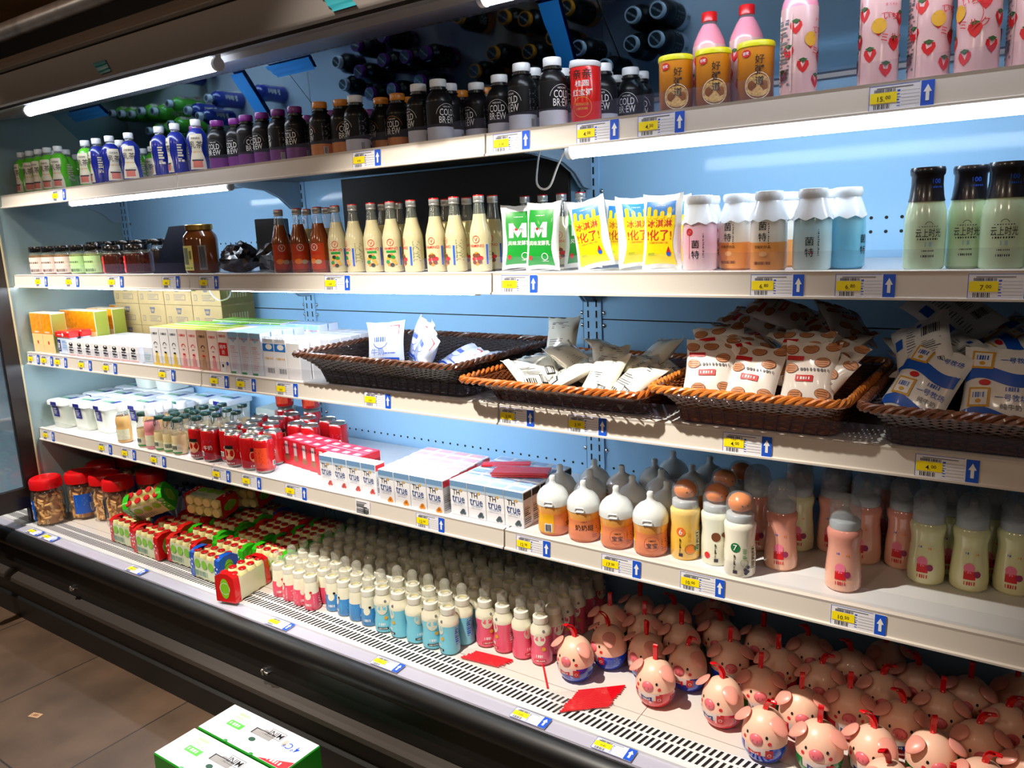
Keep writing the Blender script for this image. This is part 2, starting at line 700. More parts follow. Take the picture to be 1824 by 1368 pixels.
# deck, slotted grille, rail, bumper, base
DECKM = M('deck_enamel', (226, 220, 212), 0.3, coat=0.2)
DL0 = -0.75
mb = MB()
for a, b in ((DL0, 0.0), (0.0, 0.72), (0.72, 1.44), (1.44, 2.16), (2.16, 2.88), (2.88, L1)):
    mb.box(a + 0.001, b - 0.001, -0.495, 0.0, DECK - 0.02, DECK, DECKM)
    mb.box(a + 0.001, b - 0.001, -0.5255, -0.498, DECK - 0.02, DECK, DECKM)
part('deck_tray', mb)
GRILLE = M('grille_enamel', (230, 230, 232), 0.35)
mb = MB().box(DL0, L1, -0.614, -0.527, DECK - 0.03, DECK + 0.001, GRILLE)
f = topface(DECK + 0.0016)
x = DL0 + 0.01
while x < L1 - 0.02:
    for ya, yb, sk in ((-0.557, -0.531, 0.006), (-0.602, -0.565, 0.008)):
        mb.add([f(x, ya), f(x + 0.0072, ya), f(x + 0.0072 + sk, yb), f(x + sk, yb)], [(0, 1, 2, 3)], BLACK)
    x += 0.0155
part('air_grille', mb)
part('grille_lip', MB().box(DL0, L1, -0.624, -0.614, DECK - 0.03, DECK + 0.003, WHITE))
part('label_rail', sweep_x([(-0.624, DECK - 0.004), (-0.664, DECK - 0.007), (-0.668, DECK - 0.003), (-0.672, DECK - 0.02), (-0.624, DECK - 0.03)], M('clear_grey_rail', (182, 180, 196), 0.22, coat=0.4), DL0))
part('bumper', sweep_x([(-0.668, DECK - 0.008), (-0.685, DECK - 0.01), (-0.70, DECK - 0.018), (-0.71, DECK - 0.032), (-0.712, DECK - 0.05), (-0.70, DECK - 0.07), (-0.685, DECK - 0.076), (-0.64, DECK - 0.076), (-0.64, DECK - 0.02)], BLACKPAINT, DL0), smooth=True)
part('front_panel', sweep_x([(-0.68, 0.344), (-0.69, 0.27), (-0.68, 0.225), (-0.62, 0.225), (-0.62, 0.344)], M('black_satin_panel', (12, 13, 13), 0.38), DL0))
part('front_step', sweep_x([(-0.665, 0.225), (-0.70, 0.215), (-0.712, 0.205), (-0.715, 0.19), (-0.62, 0.18), (-0.62, 0.225)], M('dark_step', (58, 52, 48), 0.4), DL0))
part('kick_panel', sweep_x([(-0.70, 0.186), (-0.69, 0.11), (-0.70, 0.10), (-0.69, 0.0), (-0.6, 0.0), (-0.6, 0.186)], M('black_kick', (16, 16, 16), 0.5), DL0))
part('case_body', MB().box(DL0, L1, -0.6, -0.02, 0.02, DECK - 0.03, BLACK))
for i, xx in enumerate((0.47, 1.66, 2.85)):
    mb = MB().box(xx, xx + 0.035, -0.70, -0.684, 0.262, 0.272, CHROME, bev=0.002).box(xx + 0.008, xx + 0.02, -0.703, -0.684, 0.258, 0.28, CHROME, bev=0.002)
    part('panel_catch', mb)

# ================================================================ shelves
ORDS = ('top', 'second', 'third', 'lowest')
BAYN = ('left', 'middle', 'right')
RISER = 0.04


def make_shelf(k, bi):
    a, b = BAYS[bi]
    a, b = a + 0.002, b - 0.003
    z = ZS[k]
    sh = thing('shelf', 'white metal %s shelf of the %s bay with clear front lip' % (ORDS[k], BAYN[bi]), 'shelf', (a, 0, z), group='shelves of the display case')
    w = b - a
    mb = MB().box(0, w, -0.495, -0.008, -0.012, 0.0, WHITE).box(0.004, w - 0.004, -0.494, -0.009, -0.018, -0.0121, M('shaded_underside', (58, 58, 60), 0.5))  # second box: dark underside colour stands in for shade below the shelf
    mb.box(0, w, -0.48, -0.46, -0.03, -0.018, WHITE)
    link('shelf_board', mb.mesh('shelf_board', False), sh)
    prof = [(-0.495, 0.004), (-0.509, 0.002), (-0.5075, -0.004), (-0.511, -0.044), (-0.516, -0.046), (-0.516, -0.05), (-0.495, -0.05)]
    link('price_strip', sweep_x(prof, STRIP, 0.0, w).mesh('price_strip', False), sh)
    link('clear_lip', MB().box(0.002, w - 0.002, -0.4985, -0.4965, 0.004, RISER, CLEAR).mesh('clear_lip', False), sh)
    for x in (0.004, w - 0.004):
        mb = MB()
        q = [(-0.005, -0.01), (-0.005, -0.12), (-0.05, -0.115), (-0.10, -0.075), (-0.16, -0.05), (-0.30, -0.035), (-0.47, -0.026), (-0.47, -0.018)]
        n = len(q)
        vs = [(x - 0.0015, y, zz) for y, zz in q] + [(x + 0.0015, y, zz) for y, zz in q]
        mb.add(vs, [tuple(range(n)), tuple(reversed(range(n, 2 * n)))] + [(i, n + i, n + (i + 1) % n, (i + 1) % n) for i in range(n)], M('bracket_grey', (150, 172, 190), 0.4))
        link('bracket', mb.mesh('bracket', False), sh)


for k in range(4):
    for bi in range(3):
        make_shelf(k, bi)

# ================================================================ light tubes
TUBE = M('lit_tube', (230, 241, 255), emit=TUBE_POWER)
TUBE_BRIGHT = M('bright_tube', (230, 241, 255), emit=TUBE_POWER * 1.75)
TUBE_SOFT = M('soft_tube', (230, 241, 255), emit=TUBE_POWER * 0.7)
TUBECAP = M('tube_cap', (225, 225, 228), 0.4)


def light_tube(x0, x1, y, z, label, r=0.017, lit=None):
    t = thing('tube_light', label, 'light', (x0, y, z), group='tube lights of the display case')
    w = x1 - x0
    link('lit_tube', MB().tube([(0.012, 0, 0), (w - 0.012, 0, 0)], r, lit or TUBE, 16).mesh('lit_tube'), t)
    for a, b in ((0, 0.012), (w - 0.012, w)):
        link('end_cap', MB().tube([(a, 0, 0), (b, 0, 0)], r * 1.12, TUBECAP, 12).mesh('end_cap'), t)
    link('holder', MB().box(0.0, w, -0.009, 0.009, r, r + 0.012, TUBECAP).mesh('holder', False), t)


light_tube(0.533, 1.654, -0.60, 2.094, 'lit white tube under the canopy above the milk tea bottles', lit=TUBE_SOFT)
light_tube(2.572, 3.70, -0.60, 2.094, 'lit white tube under the canopy at the right end', lit=TUBE_SOFT)
light_tube(0.40, 1.42, -0.43, 1.776, 'lit white tube under the top shelf above the dark jars', r=0.011)
light_tube(2.68, 3.68, -0.43, 1.776, 'lit white tube under the right top shelf above white capped bottles', r=0.017)
light_tube(0.12, 1.15, -0.43, 1.449, 'tube light under the left second shelf above the milk cartons', r=0.011, lit=TUBE_BRIGHT)
light_tube(1.36, 2.40, -0.43, 1.449, 'tube light under the middle second shelf above the black basket', r=0.011, lit=TUBE_BRIGHT)
light_tube(0.12, 1.15, -0.43, 1.119, 'tube light under the left third shelf above the white tubs', r=0.011, lit=TUBE_BRIGHT)
light_tube(1.36, 2.40, -0.43, 1.119, 'tube light under the middle third shelf above the blue white cartons', r=0.011, lit=TUBE_BRIGHT)


def cord(label, pts, r=0.0028):
    ps = [Vector(p) for p in pts]
    out = []
    for i in range(len(ps) - 1):
        p0, p1, p2, p3 = ps[max(i - 1, 0)], ps[i], ps[i + 1], ps[min(i + 2, len(ps) - 1)]
        for k in range(6):
            t = k / 6
            out.append(0.5 * ((2 * p1) + (p2 - p0) * t + (2 * p0 - 5 * p1 + 4 * p2 - p3) * t * t + (3 * p1 - p0 - 3 * p2 + p3) * t ** 3))
    out.append(ps[-1])
    o = link('power_cord', MB().tube(out, r, TUBECAP, 6).mesh('power_cord'))
    note(o, label, 'cord')


cord('thin white cord looping under the top shelf beside the lit tube', [(2.68, -0.43, 1.781), (2.66, -0.42, 1.772), (2.63, -0.40, 1.745), (2.60, -0.385, 1.705), (2.572, -0.375, 1.698), (2.545, -0.36, 1.715), (2.53, -0.33, 1.76), (2.52, -0.30, 1.80)])
cord('thin white cord sagging under the second shelf before the cardboard cases', [(1.36, -0.43, 1.453), (1.33, -0.42, 1.42), (1.27, -0.40, 1.405), (1.18, -0.36, 1.40), (1.10, -0.33, 1.42), (1.05, -0.31, 1.475)])

# ================================================================ things above and beyond the case
d = MB()
pipe = thing('ceiling_pipe', 'shiny silver foil wrapped pipe running above the case canopy', 'pipe', (-1.2, -0.75, 2.298))
pm = M('silver_foil', (220, 220, 225), 0.32, 0.7, noise=0.25, nscale=14)
link('pipe_wrap', MB().tube([(x * 0.25, 0, 0) for x in range(23)], 0.027, pm, 20).mesh('pipe_wrap'), pipe)
for x in (0.7, 1.9, 3.1):
    link('pipe_hanger', MB().tube([(x, 0, 0.027), (x, 0, 0.62)], 0.004, CHROME, 6).mesh('pipe_hanger'), pipe)
t = thing('wall_panel_display', 'pale blue lit panel of the next display beyond the end glass', 'display panel', (-0.62, -0.62, DECK + 0.001))
PBP = M('pale_blue_poster', (150, 196, 226), 0.3)
link('panel_board', MB().box(0, 0.03, 0.0, 0.6, 0, 0.78, PBP, bev=0.004).mesh('panel_board', False), t)
link('panel_post', MB().box(0, 0.06, 0.6, 0.615, 0, 1.6, FRAME).mesh('panel_post', False), t)
link('panel_ledge', MB().box(0.03, 0.05, 0.02, 0.6, 0.36, 0.37, WHITE).mesh('panel_ledge', False), t)


def tag_price(label, loc, price, rot=(0, 0, 0), w=0.103, h=0.042, faded=False):
    o = thing('price_tag', label, 'price tag', loc, rot, 'price tags on the shelf edges')
    pp = PAPER
    mb = MB().box(0, w, -0.0008, 0.0, 0, h, pp)
    f = flat(-0.0012)
    e = 0.0009
    for q in ((0, w * 0.78, 0, e), (0, w * 0.78, h - e, h), (0, e, 0, h)):
        mb.patch(f, q[0], q[1], q[2], q[3], TAGBLUE)
    mb.patch(f, 0.012, 0.07, h * 0.86, h * 0.9, GREYP)
    for i in range(5):
        z = h * (0.14 + 0.14 * i)
        mb.patch(f, w * 0.50, w * 0.78, z, z + 0.0005, GREYP)
    mb.bars(f, w * 0.44, w * 0.50, h * 0.1, h * 0.8, TAGBLUE, 6, False, 0.4, 3)
    mb.bars(f, 0.008, w * 0.34, h * 0.05, h * 0.24, INK, 9, True, 0.6, 7)
    mb.bars(f, 0.008, w * 0.42, h * 0.72, h * 0.84, GREYP, 14, True, 0.7, 5)
    link('tag_card', mb.mesh('tag_card', False), o)
    g = flat(-0.0018)
    mb = MB().patch(g, 0.002, w * 0.44, h * 0.28, h * 0.70, YELLOW)
    if price:
        a, b = price.split('.')
        g2 = flat(-0.0022)
        mb.text(a + '.', h * 0.20, g2, INK, (w * 0.25, h * 0.45), align='R')
        mb.text(b, h * 0.15, g2, INK, (w * 0.26, h * 0.49), align='L')
    else:
        mb.bars(flat(-0.0022), w * 0.18, w * 0.32, h * 0.36, h * 0.50, INK, 4, True, 0.5, 4)
    link('price_sticker', mb.mesh('price_sticker', False), o)
    mb = MB().patch(g, w * 0.80, w, 0, h, TAGBLUE)
    g2 = flat(-0.0023)
    cx = w * 0.90
    mb.patch(g2, cx - 0.0028, cx + 0.0028, h * 0.2, h * 0.55, WPRINT)
    mb.add([g2(cx - 0.0065, h * 0.55), g2(cx + 0.0065, h * 0.55), g2(cx, h * 0.84)], [(0, 1, 2)], WPRINT)
    link('arrow_mark', mb.mesh('arrow_mark', False), o)
    return o


TAGS = {0: [(0.43, '', 'below the green milk tea bottles'), (2.058, '', 'below the orange capped coffee bottles'), (2.523, '', 'below the white capped coffee bottles'), (2.749, '4.00', 'below the red porridge can'), (2.896, '4.50', 'below the porridge tubs'), (3.343, '15.00', 'below the pink strawberry bottles')],
        1: [(0.184, '', 'below the beige labelled jars'), (0.431, '', 'below the green labelled jars'), (0.744, '', 'below the date jars'), (1.093, '', 'below the navy box'), (1.306, '', 'below the honey jar'), (1.906, '', 'below the orange drink bottles'), (2.529, '', 'below the green pouches'), (3.138, '6.80', 'below the orange banded yogurt bottles'), (3.298, '6.80', 'right of the blue yogurt bottles'), (3.515, '7.00', 'below the black topped bottles')],
        2: [(0.01, '', 'below the orange cartons'), (0.125, '', 'second from the shelf end'), (0.24, '', 'third from the shelf end'), (0.431, '', 'below the small white cartons'), (0.614, '', 'under the white carton block'), (0.994, '', 'below the yellow slim cartons'), (1.298, '', 'below the pink slim cartons'), (1.44, '', 'below the pale blue cartons'), (1.641, '', 'left of the black basket'), (2.028, '', 'below the black basket'), (2.505, '3.00', 'at the left end of the brown basket'), (2.705, '3.00', 'below the middle of the brown basket'), (3.084, '4.00', 'below the walnut milk basket'), (3.45, '4.00', 'below the dark basket at the right')],
        3: [(0.03, '', 'below the white tubs'), (0.489, '', 'below the small white capped bottles'), (0.661, '', 'below the cream swing bottles'), (0.861, '', 'between swing bottles and red cans'), (1.246, '', 'below the first red cans'), (1.411, '', 'below the last red cans'), (1.634, '', 'below the red cartons'), (2.195, '12.00', 'below the orange fruit cartons'), (2.538, '12.00', 'below the amber nursing bottles'), (2.787, '17.00', 'below the last amber nursing bottles'), (2.988, '10.00', 'below the orange capped bottles'), (3.313, '10.50', 'below the pink milk bottles')]}
for k, l in TAGS.items():
    for x, pr, wh in l:
        tag_price(('price card reading %s with blue arrow %s' % (pr, wh)) if pr else 'price card with blue arrow ' + wh, (x, -0.5118, ZS[k] - 0.0455), pr, (radians(-4), 0, 0))
for i, (x, wh) in enumerate(((0.07, 'nearest the glass end'), (0.20, 'beside the snack jars'), (0.85, 'below the red yogurt packs'), (1.66, 'below the short pink bottles'), (2.12, 'below the sky blue bottles'), (2.60, 'near the loose red straw'), (2.83, 'below the fanned straws'), (3.06, 'below the front pigs'))):
    tag_price('price card lying in the deck rail ' + wh, (x, -0.6645, DECK - 0.0030), '', (radians(-90 + 4.5), 0, 0), h=0.038)

# blue protective film on the mirror and canopy
FILM = M('blue_film', (40, 140, 225), 0.25, alpha=0.85)
TEAL = M('teal_film', (28, 110, 120), 0.3, alpha=0.9)
mn = Vector((0, -1, -1)).normalized()


def on_mirror(x, y, off=0.001):
    p = Vector((x, y, 1.9255 - 0.9645 * y)) + mn * off
    return p


def film(label, corners, mat, extra=None):
    mb = MB()
    a, b, c, dd = [Vector(q) for q in corners]
    n = 8
    vs = []
    for i in range(n + 1):
        t = i / n
        w = mn * (0.004 * sin(t * pi * 2.3) ** 2)
        vs += [a.lerp(dd, t) + w, b.lerp(c, t) + w * 0.4]
    vs2 = [v + Vector((0, 0.0006, 0.0006)) for v in vs]
    fs = [(2 * i, 2 * i + 1, 2 * i + 3, 2 * i + 2) for i in range(n)]
    mb.add(vs, fs, mat)
    mb.add(vs2, [tuple(reversed(q)) for q in fs], mat)
    o = link('film_strip', mb.mesh('film_strip'))
    note(o, label, 'film strip', 'peeling film strips')


film('blue film strip down the mirror near the milk tea bottles', [on_mirror(1.246, -0.25, 0.006), on_mirror(1.31, -0.25, 0.006), on_mirror(1.262, -0.10, 0.006), on_mirror(1.21, -0.10, 0.006)], FILM)
film('blue film strip down the mirror above the white capped coffee', [on_mirror(2.50, -0.25, 0.006), on_mirror(2.56, -0.25, 0.006), on_mirror(2.52, -0.08, 0.006), on_mirror(2.477, -0.08, 0.006)], FILM)
film('wide blue film patch at the mirror top above green bottles', [on_mirror(0.13, -0.25, 0.004), on_mirror(0.385, -0.25, 0.004), on_mirror(0.385, -0.215, 0.004), on_mirror(0.13, -0.215, 0.004)], FILM)
film('wide blue film patch at the mirror top above purple bottles', [on_mirror(1.43, -0.25, 0.004), on_mirror(1.64, -0.25, 0.004), on_mirror(1.63, -0.218, 0.004), on_mirror(1.45, -0.218, 0.004)], FILM)
film('small teal film scrap on the canopy front above milk tea', [(1.30, -0.7655, 2.125), (1.365, -0.7655, 2.125), (1.385, -0.763, 2.092), (1.33, -0.763, 2.092)], TEAL)
film('larger teal film scrap on the canopy front above coffee bottles', [(2.25, -0.766, 2.135), (2.32, -0.766, 2.135), (2.36, -0.763, 2.09), (2.29, -0.763, 2.09)], TEAL)


POS = {
    'tea_green': [(0.128, -0.46), (0.198, -0.46), (0.271, -0.46), (0.341, -0.46), (0.246, -0.395), (0.41, -0.454), (0.313, -0.375), (0.625, -0.46)],
    'tea_blue': [(0.705, -0.46), (0.793, -0.46), (0.61, -0.349), (0.698, -0.368), (0.906, -0.453), (1.101, -0.458), (1.196, -0.46), (1.312, -0.46)],
    'cb_purple': [(1.254, -0.421), (1.407, -0.449), (1.475, -0.43), (1.551, -0.448), (1.622, -0.444), (1.698, -0.446), (1.771, -0.445), (1.658, -0.299), (1.781, -0.309)],
    'cb_orange': [(1.877, -0.445), (1.945, -0.428), (2.038, -0.364), (2.114, -0.379), (2.093, -0.312), (2.258, -0.281), (2.33, -0.264)],
    'cb_white': [(2.017, -0.444), (2.244, -0.441), (2.32, -0.453), (2.301, -0.385), (2.357, -0.342), (2.46, -0.384), (2.577, -0.46), (2.563, -0.391), (2.535, -0.326), (2.661, -0.46), (2.611, -0.33), (2.689, -0.388), (2.712, -0.311), (2.667, -0.216), (2.661, -0.146), (2.738, -0.216), (2.732, -0.146)],
    'red_can': [(2.736, -0.442)],
    'congee': [(2.959, -0.46), (3.039, -0.46), (3.125, -0.46)],
    'straw_small': [(3.001, -0.399), (3.08, -0.402)],
    'jar_beige': [(0.045, -0.346), (0.045, -0.428), (0.158, -0.38)],
    'jar_green': [(0.334, -0.39), (0.481, -0.39)],
    'jar_date': [(0.642, -0.4), (0.834, -0.4)],
    'jar_back': [(0.048, -0.263), (0.091, -0.104), (0.047, -0.177), (0.125, -0.212), (0.266, -0.2), (0.398, -0.2), (0.536, -0.2), (0.656, -0.22)],
    'honey': [(1.232, -0.33)],
    'vam_orange': [(1.647, -0.44), (1.732, -0.44), (1.821, -0.44)],
    'vam_cream': [(1.897, -0.44), (1.969, -0.44), (2.042, -0.44), (2.115, -0.44), (2.191, -0.44), (2.272, -0.44), (2.339, -0.44), (2.419, -0.44)],
    'vam_back': [(1.685, -0.36), (1.777, -0.36), (2.012, -0.36), (2.071, -0.36), (2.247, -0.36), (2.319, -0.36), (2.412, -0.37), (2.471, -0.37), (2.401, -0.2), (2.46, -0.2), (2.52, -0.2), (2.579, -0.2)],
    'pouch_green': [(2.506, -0.4), (2.61, -0.44)],
    'pouch_yellow': [(2.747, -0.46), (2.822, -0.44), (2.914, -0.46)],
    'pouch_back': [(2.636, -0.36), (2.722, -0.33), (2.813, -0.3), (2.918, -0.36)],
    'yog_pink': [(3.006, -0.454)],
    'yog_orange': [(3.06, -0.399), (3.157, -0.45)],
    'yog_blue': [(3.24, -0.45), (3.275, -0.38)],
    'yog_back': [(2.987, -0.32), (3.064, -0.322), (3.14, -0.304), (3.201, -0.351)],
    'dark_cap': [(3.404, -0.42), (3.479, -0.42), (3.555, -0.42), (3.563, -0.33), (3.63, -0.42)],
    'swing': [(0.756, -0.46), (0.875, -0.46), (0.932, -0.46), (0.99, -0.46), (0.839, -0.379), (0.89, -0.405), (0.874, -0.334), (0.956, -0.408), (0.933, -0.351), (1.035, -0.41), (0.887, -0.278), (0.993, -0.342), (0.951, -0.275), (1.062, -0.341), (0.918, -0.216), (1.024, -0.269), (1.094, -0.279), (1.011, -0.189)],
    'small_white': [(0.612, -0.46), (0.815, -0.46), (0.724, -0.409), (0.785, -0.406), (0.759, -0.351), (0.814, -0.325)],
    'can': [(1.113, -0.46), (1.322, -0.46), (1.406, -0.46), (1.479, -0.46), (1.187, -0.46), (1.254, -0.431), (1.361, -0.398), (1.433, -0.382), (1.206, -0.376), (1.293, -0.369), (1.245, -0.313), (1.334, -0.308), (1.201, -0.255), (1.288, -0.25), (1.287, -0.177), (1.423, -0.268), (1.497, -0.269), (1.395, -0.188), (1.483, -0.172), (1.564, -0.2), (1.184, -0.118), (1.315, -0.1)],
    'nurse': [(2.617, -0.45), (2.707, -0.45), (2.798, -0.45), (2.888, -0.45), (2.587, -0.362), (2.678, -0.364), (2.735, -0.294), (2.646, -0.28), (2.798, -0.36), (2.841, -0.28), (2.891, -0.36), (2.789, -0.205), (2.804, -0.116), (2.897, -0.209), (2.911, -0.12)],
    'orange_cap': [(2.968, -0.432), (3.041, -0.426), (3.107, -0.46), (3.022, -0.321), (3.039, -0.249)],
    'pink_dome': [(3.096, -0.305), (3.175, -0.385), (3.316, -0.425), (3.254, -0.237), (3.327, -0.264), (3.404, -0.254)],
    'yellow_dome': [(3.181, -0.262), (3.458, -0.309), (3.537, -0.302), (3.614, -0.279), (3.491, -0.239), (3.565, -0.218)],
    'jar_red': [(0.071, -0.55), (0.128, -0.429), (0.255, -0.388), (0.387, -0.401), (0.071, -0.308), (0.075, -0.175), (0.43, -0.274)],
    'pig': [(2.66, -0.434), (2.709, -0.338), (2.817, -0.329), (2.888, -0.429), (2.931, -0.326), (3.059, -0.425), (3.122, -0.337), (3.18, -0.494), (3.294, -0.482), (3.228, -0.375), (3.395, -0.444), (3.321, -0.318), (3.133, -0.229), (3.018, -0.255)],
}

# ================================================================ products: one builder per kind


def P(name, cat, group, *parts):
    """parts: (name, MB, up=None, smooth=True)"""
    keep, where = [], {}
    for i, q in enumerate(parts):
        up = q[2] if len(q) > 2 else None
        if q[0].endswith('print'):          # printing belongs to the surface that carries it
            parts[up][1].take(q[1])
            continue
        where[i] = len(keep)
        keep.append((q[0], q[1], up, q[3] if len(q) > 3 else True))
    out = [(n, mb.mesh(n, sm), None if up is None else where[up]) for n, mb, up, sm in keep]
    return Proto(name, cat, group, out)


CAPW = M('white_cap', (236, 238, 240), 0.35, coat=0.2)
CREAM = M('cream_print', (232, 222, 196), 0.5)
CLEARP = clear_mat('clear_plastic', (230, 236, 236), 0.12)
GLASSN = clear_mat('clear_glass', (190, 202, 190), 0.16)
MILKY = M('frosted_plastic', (205, 220, 226), 0.22, alpha=0.55)
GOLD = M('gold_print', (214, 160, 40), 0.5)
ORANGEP = M('orange_print', (238, 130, 30), 0.5)
BROWNP = M('brown_print', (112, 60, 36), 0.5)


# --- black coffee bottles -------------------------------------------------
def coffee(cap_rgb, band_rgb, nm, turn=0.0):
    dark = M('matt_black_bottle', (12, 12, 14), 0.3, spec=0.4)
    lab = M('charcoal_sleeve', (20, 20, 22), 0.55, spec=0.2)
    band = M(nm + '_band', band_rgb, 0.4, coat=0.2)
    capm = M(nm + '_cap', cap_rgb, 0.35, coat=0.2)
    pr = [(0.030, 0.0, band), (0.0335, 0.003, band), (0.0335, 0.036, lab), (0.0335, 0.098, dark), (0.0325, 0.106, dark), (0.027, 0.116, dark), (0.0205, 0.122, dark), (0.0195, 0.126, dark), (0.0225, 0.1265, dark), (0.0225, 0.1295, dark), (0.019, 0.130, dark), (0.019, 0.136, dark)]
    b = MB().lathe(pr, dark, 28)
    l = MB()
    f = cyl(0.0335, turn)
    l.ring(f, 0, 0.062, 0.0285, 0.0293, capm if nm != 'purple' else GREYP, 0.15, pi - 0.15)
    l.text('NESCAFE', 0.0038, f, WPRINT, (0, 0.0835))
    l.text('COLD', 0.0165, f, WPRINT, (0, 0.0705), width=0.040)
    l.text('BR·EW', 0.0160, f, WPRINT, (0, 0.0525), width=0.044)
    l.bars(f, -0.012, 0.012, 0.043, 0.0445, GREYP, 8)
    l.bars(f, 0.048, 0.072, 0.046, 0.092, GREYP, 12, False, 0.5, 4)
    l.patch(f, -0.075, -0.058, 0.046, 0.094, GREYP)
    l.bars(f, -0.074, -0.059, 0.048, 0.092, INK, 16, False, 0.5, 8)
    l.patch(f, 0.05, 0.062, 0.008, 0.028, WPRINT)
    l.bars(f, 0.051, 0.061, 0.009, 0.027, INK, 8)
    c = MB().lathe([(0.0205, 0.134), (0.0212, 0.136), (0.0212, 0.149), (0.0203, 0.152), (0.0165, 0.152, INK), (0.0, 0.1518)], capm, 24)
    g = topface(0.1524)
    c.text('COLD BREW', 0.0045, g, WPRINT, (0, 0), 0.6)
    return P('coffee_bottle', 'coffee bottle', nm + ' capped coffee bottles', ('bottle', b), ('print', l, 0), ('cap', c))


# --- milk tea bottles -----------------------------------------------------
def milktea(rgb, nm, turn=0.0):
    body = M(nm + '_sleeve', rgb, 0.25, coat=0.5)
    pr = [(0.028, 0.0, body), (0.0325, 0.005, body), (0.0325, 0.028), (0.031, 0.045), (0.030, 0.062), (0.031, 0.08), (0.0325, 0.096), (0.0325, 0.106), (0.030, 0.118), (0.023, 0.130), (0.0155, 0.137, CLEARP), (0.0135, 0.140, CLEARP), (0.0135, 0.148, CLEARP)]
    b = MB().lathe(pr, body, 28)
    rf = prof_r(pr)
    l = MB()
    f0 = cyl(lambda z: rf(z), turn, 0.0005)
    f = lambda x, z: ((rf(z) + 0.0008) * sin(x / 0.031 + turn), -(rf(z) + 0.0008) * cos(x / 0.031 + turn), z)
    f2 = lambda x, z: ((rf(z) + 0.0014) * sin(x / 0.031 + turn), -(rf(z) + 0.0014) * cos(x / 0.031 + turn), z)

    def shp(s, t):
        z = 0.008 + 0.11 * t
        w = 0.026 - 0.007 * math.exp(-((t - 0.55) / 0.18) ** 2) - 0.006 * t
        return ((2 * s - 1) * w, z)
    l.patch(f, 0, 0, 0, 0, CREAM, 10, 14, shp)
    l.text('元気森林', 0.0075, f2, INK, (0, 0.104), width=0.026)
    l.text('乳茶', 0.022, f2, INK, (0, 0.084), width=0.039)
    l.bars(f2, -0.016, 0.016, 0.060, 0.064, GOLD, 7)
    l.patch(f2, -0.014, 0.014, 0.014, 0.034, M('salmon_print', (226, 120, 96), 0.5), 6, 2)
    l.patch(f2, -0.017, 0.017, 0.034, 0.0385, INK, 6, 1)
    l.bars(f2, 0.042, 0.062, 0.04, 0.10, CREAM, 7, False, 0.55, 2)
    l.bars(f2, -0.062, -0.046, 0.04, 0.10, CREAM, 7, False, 0.55, 5)
    c = MB().lathe([(0.0155, 0.145), (0.0162, 0.146), (0.0162, 0.163), (0.015, 0.165), (0.010, 0.165, GREYP), (0.0, 0.1649)], CAPW, 20)
    return P('milk_tea_bottle', 'milk tea bottle', nm + ' milk tea bottles', ('bottle', b), ('label', l, 0), ('cap', c))


def place_all(proto_list, pos, z, desc, mode='row', jit=0.35):
    for i, q in enumerate(pos):
        pr = proto_list[i % len(proto_list)] if isinstance(proto_list, list) else proto_list
        rz = random.uniform(-jit, jit)
        pr.place((q[0], q[1], z), rz, desc, mode=mode)


Z1, Z2, Z3, Z4 = ZS
E1 = 0.0004
g1, g2 = milktea((92, 196, 40), 'green'), milktea((92, 196, 40), 'green', 0.5)
place_all([g1, g2], POS['tea_green'], Z1 + E1, 'green milk tea bottle with white cap on top shelf')
b1, b2, b3 = milktea((22, 40, 140), 'blue', -0.5), milktea((22, 40, 140), 'blue', 1.1), milktea((22, 40, 140), 'blue', -0.9)
place_all([b1, b2, b3], POS['tea_blue'], Z1 + E1, 'dark blue milk tea bottle with white cap on top shelf')
for key, cap, band in (('purple', (120, 36, 128), (112, 34, 120)), ('orange', (226, 138, 34), (214, 130, 40)), ('white', (232, 234, 238), (205, 208, 220))):
    vs = [coffee(cap, band, key, t) for t in (0.15, -0.5, 1.3)]
    order = {'purple': [0, 0, 0, 2, 0, 1, 0, 1, 0], 'orange': [1, 2, 1, 0, 2, 1, 0], 'white': [1, 1, 2, 0, 1, 0, 1, 0, 1, 2, 0, 1, 0, 0, 1, 0, 0]}[key]
    for i, q in enumerate(POS['cb_' + key]):
        vs[order[i]].place((q[0], q[1], Z1 + E1), random.uniform(-0.2, 0.2), 'black coffee bottle with %s cap on top shelf' % key)
# extra bottles at the back of the top shelf, seen in the mirror
vs = {k: coffee({'purple': (120, 36, 128), 'orange': (226, 138, 34), 'white': (232, 234, 238)}[k], (20, 20, 20), k) for k in ('purple', 'orange', 'white')}
for k, xs in (('white', ((1.56, -0.26), (1.58, -0.185))), ('purple', ((1.66, -0.215), (1.771, -0.235), (1.869, -0.231), (1.70, -0.14), (1.80, -0.14), (1.92, -0.15), (1.95, -0.23))), ('orange', ((2.21, -0.19), (2.337, -0.175), (2.14, -0.15), (2.42, -0.20), (2.30, -0.10), (2.47, -0.27))), ('white', ((2.58, -0.10), (2.50, -0.16)))):
    for x, y in xs:
        if True:
            vs[k].place((x, y, Z1 + E1), 0.1, 'black %s capped coffee bottle at the back of top shelf' % k, mode='0.03')
gx = milktea((92, 196, 40), 'green', 0.3)
for x, y in ((0.15, -0.25), (0.223, -0.24), (0.30, -0.23), (0.375, -0.234), (0.468, -0.223), (0.41, -0.15), (0.49, -0.15), (0.57, -0.16), (0.58, -0.24)):
    gx.place((x, y, Z1 + E1), 0.0, 'green milk tea bottle at the back of the top shelf')
bx = milktea((22, 40, 140), 'blue', -0.2)
for x, y in ((0.842, -0.229), (0.70, -0.20), (0.77, -0.17), (1.10, -0.22)):
    bx.place((x, y, Z1 + E1), 0.0, 'blue milk tea bottle at the back of the top shelf')

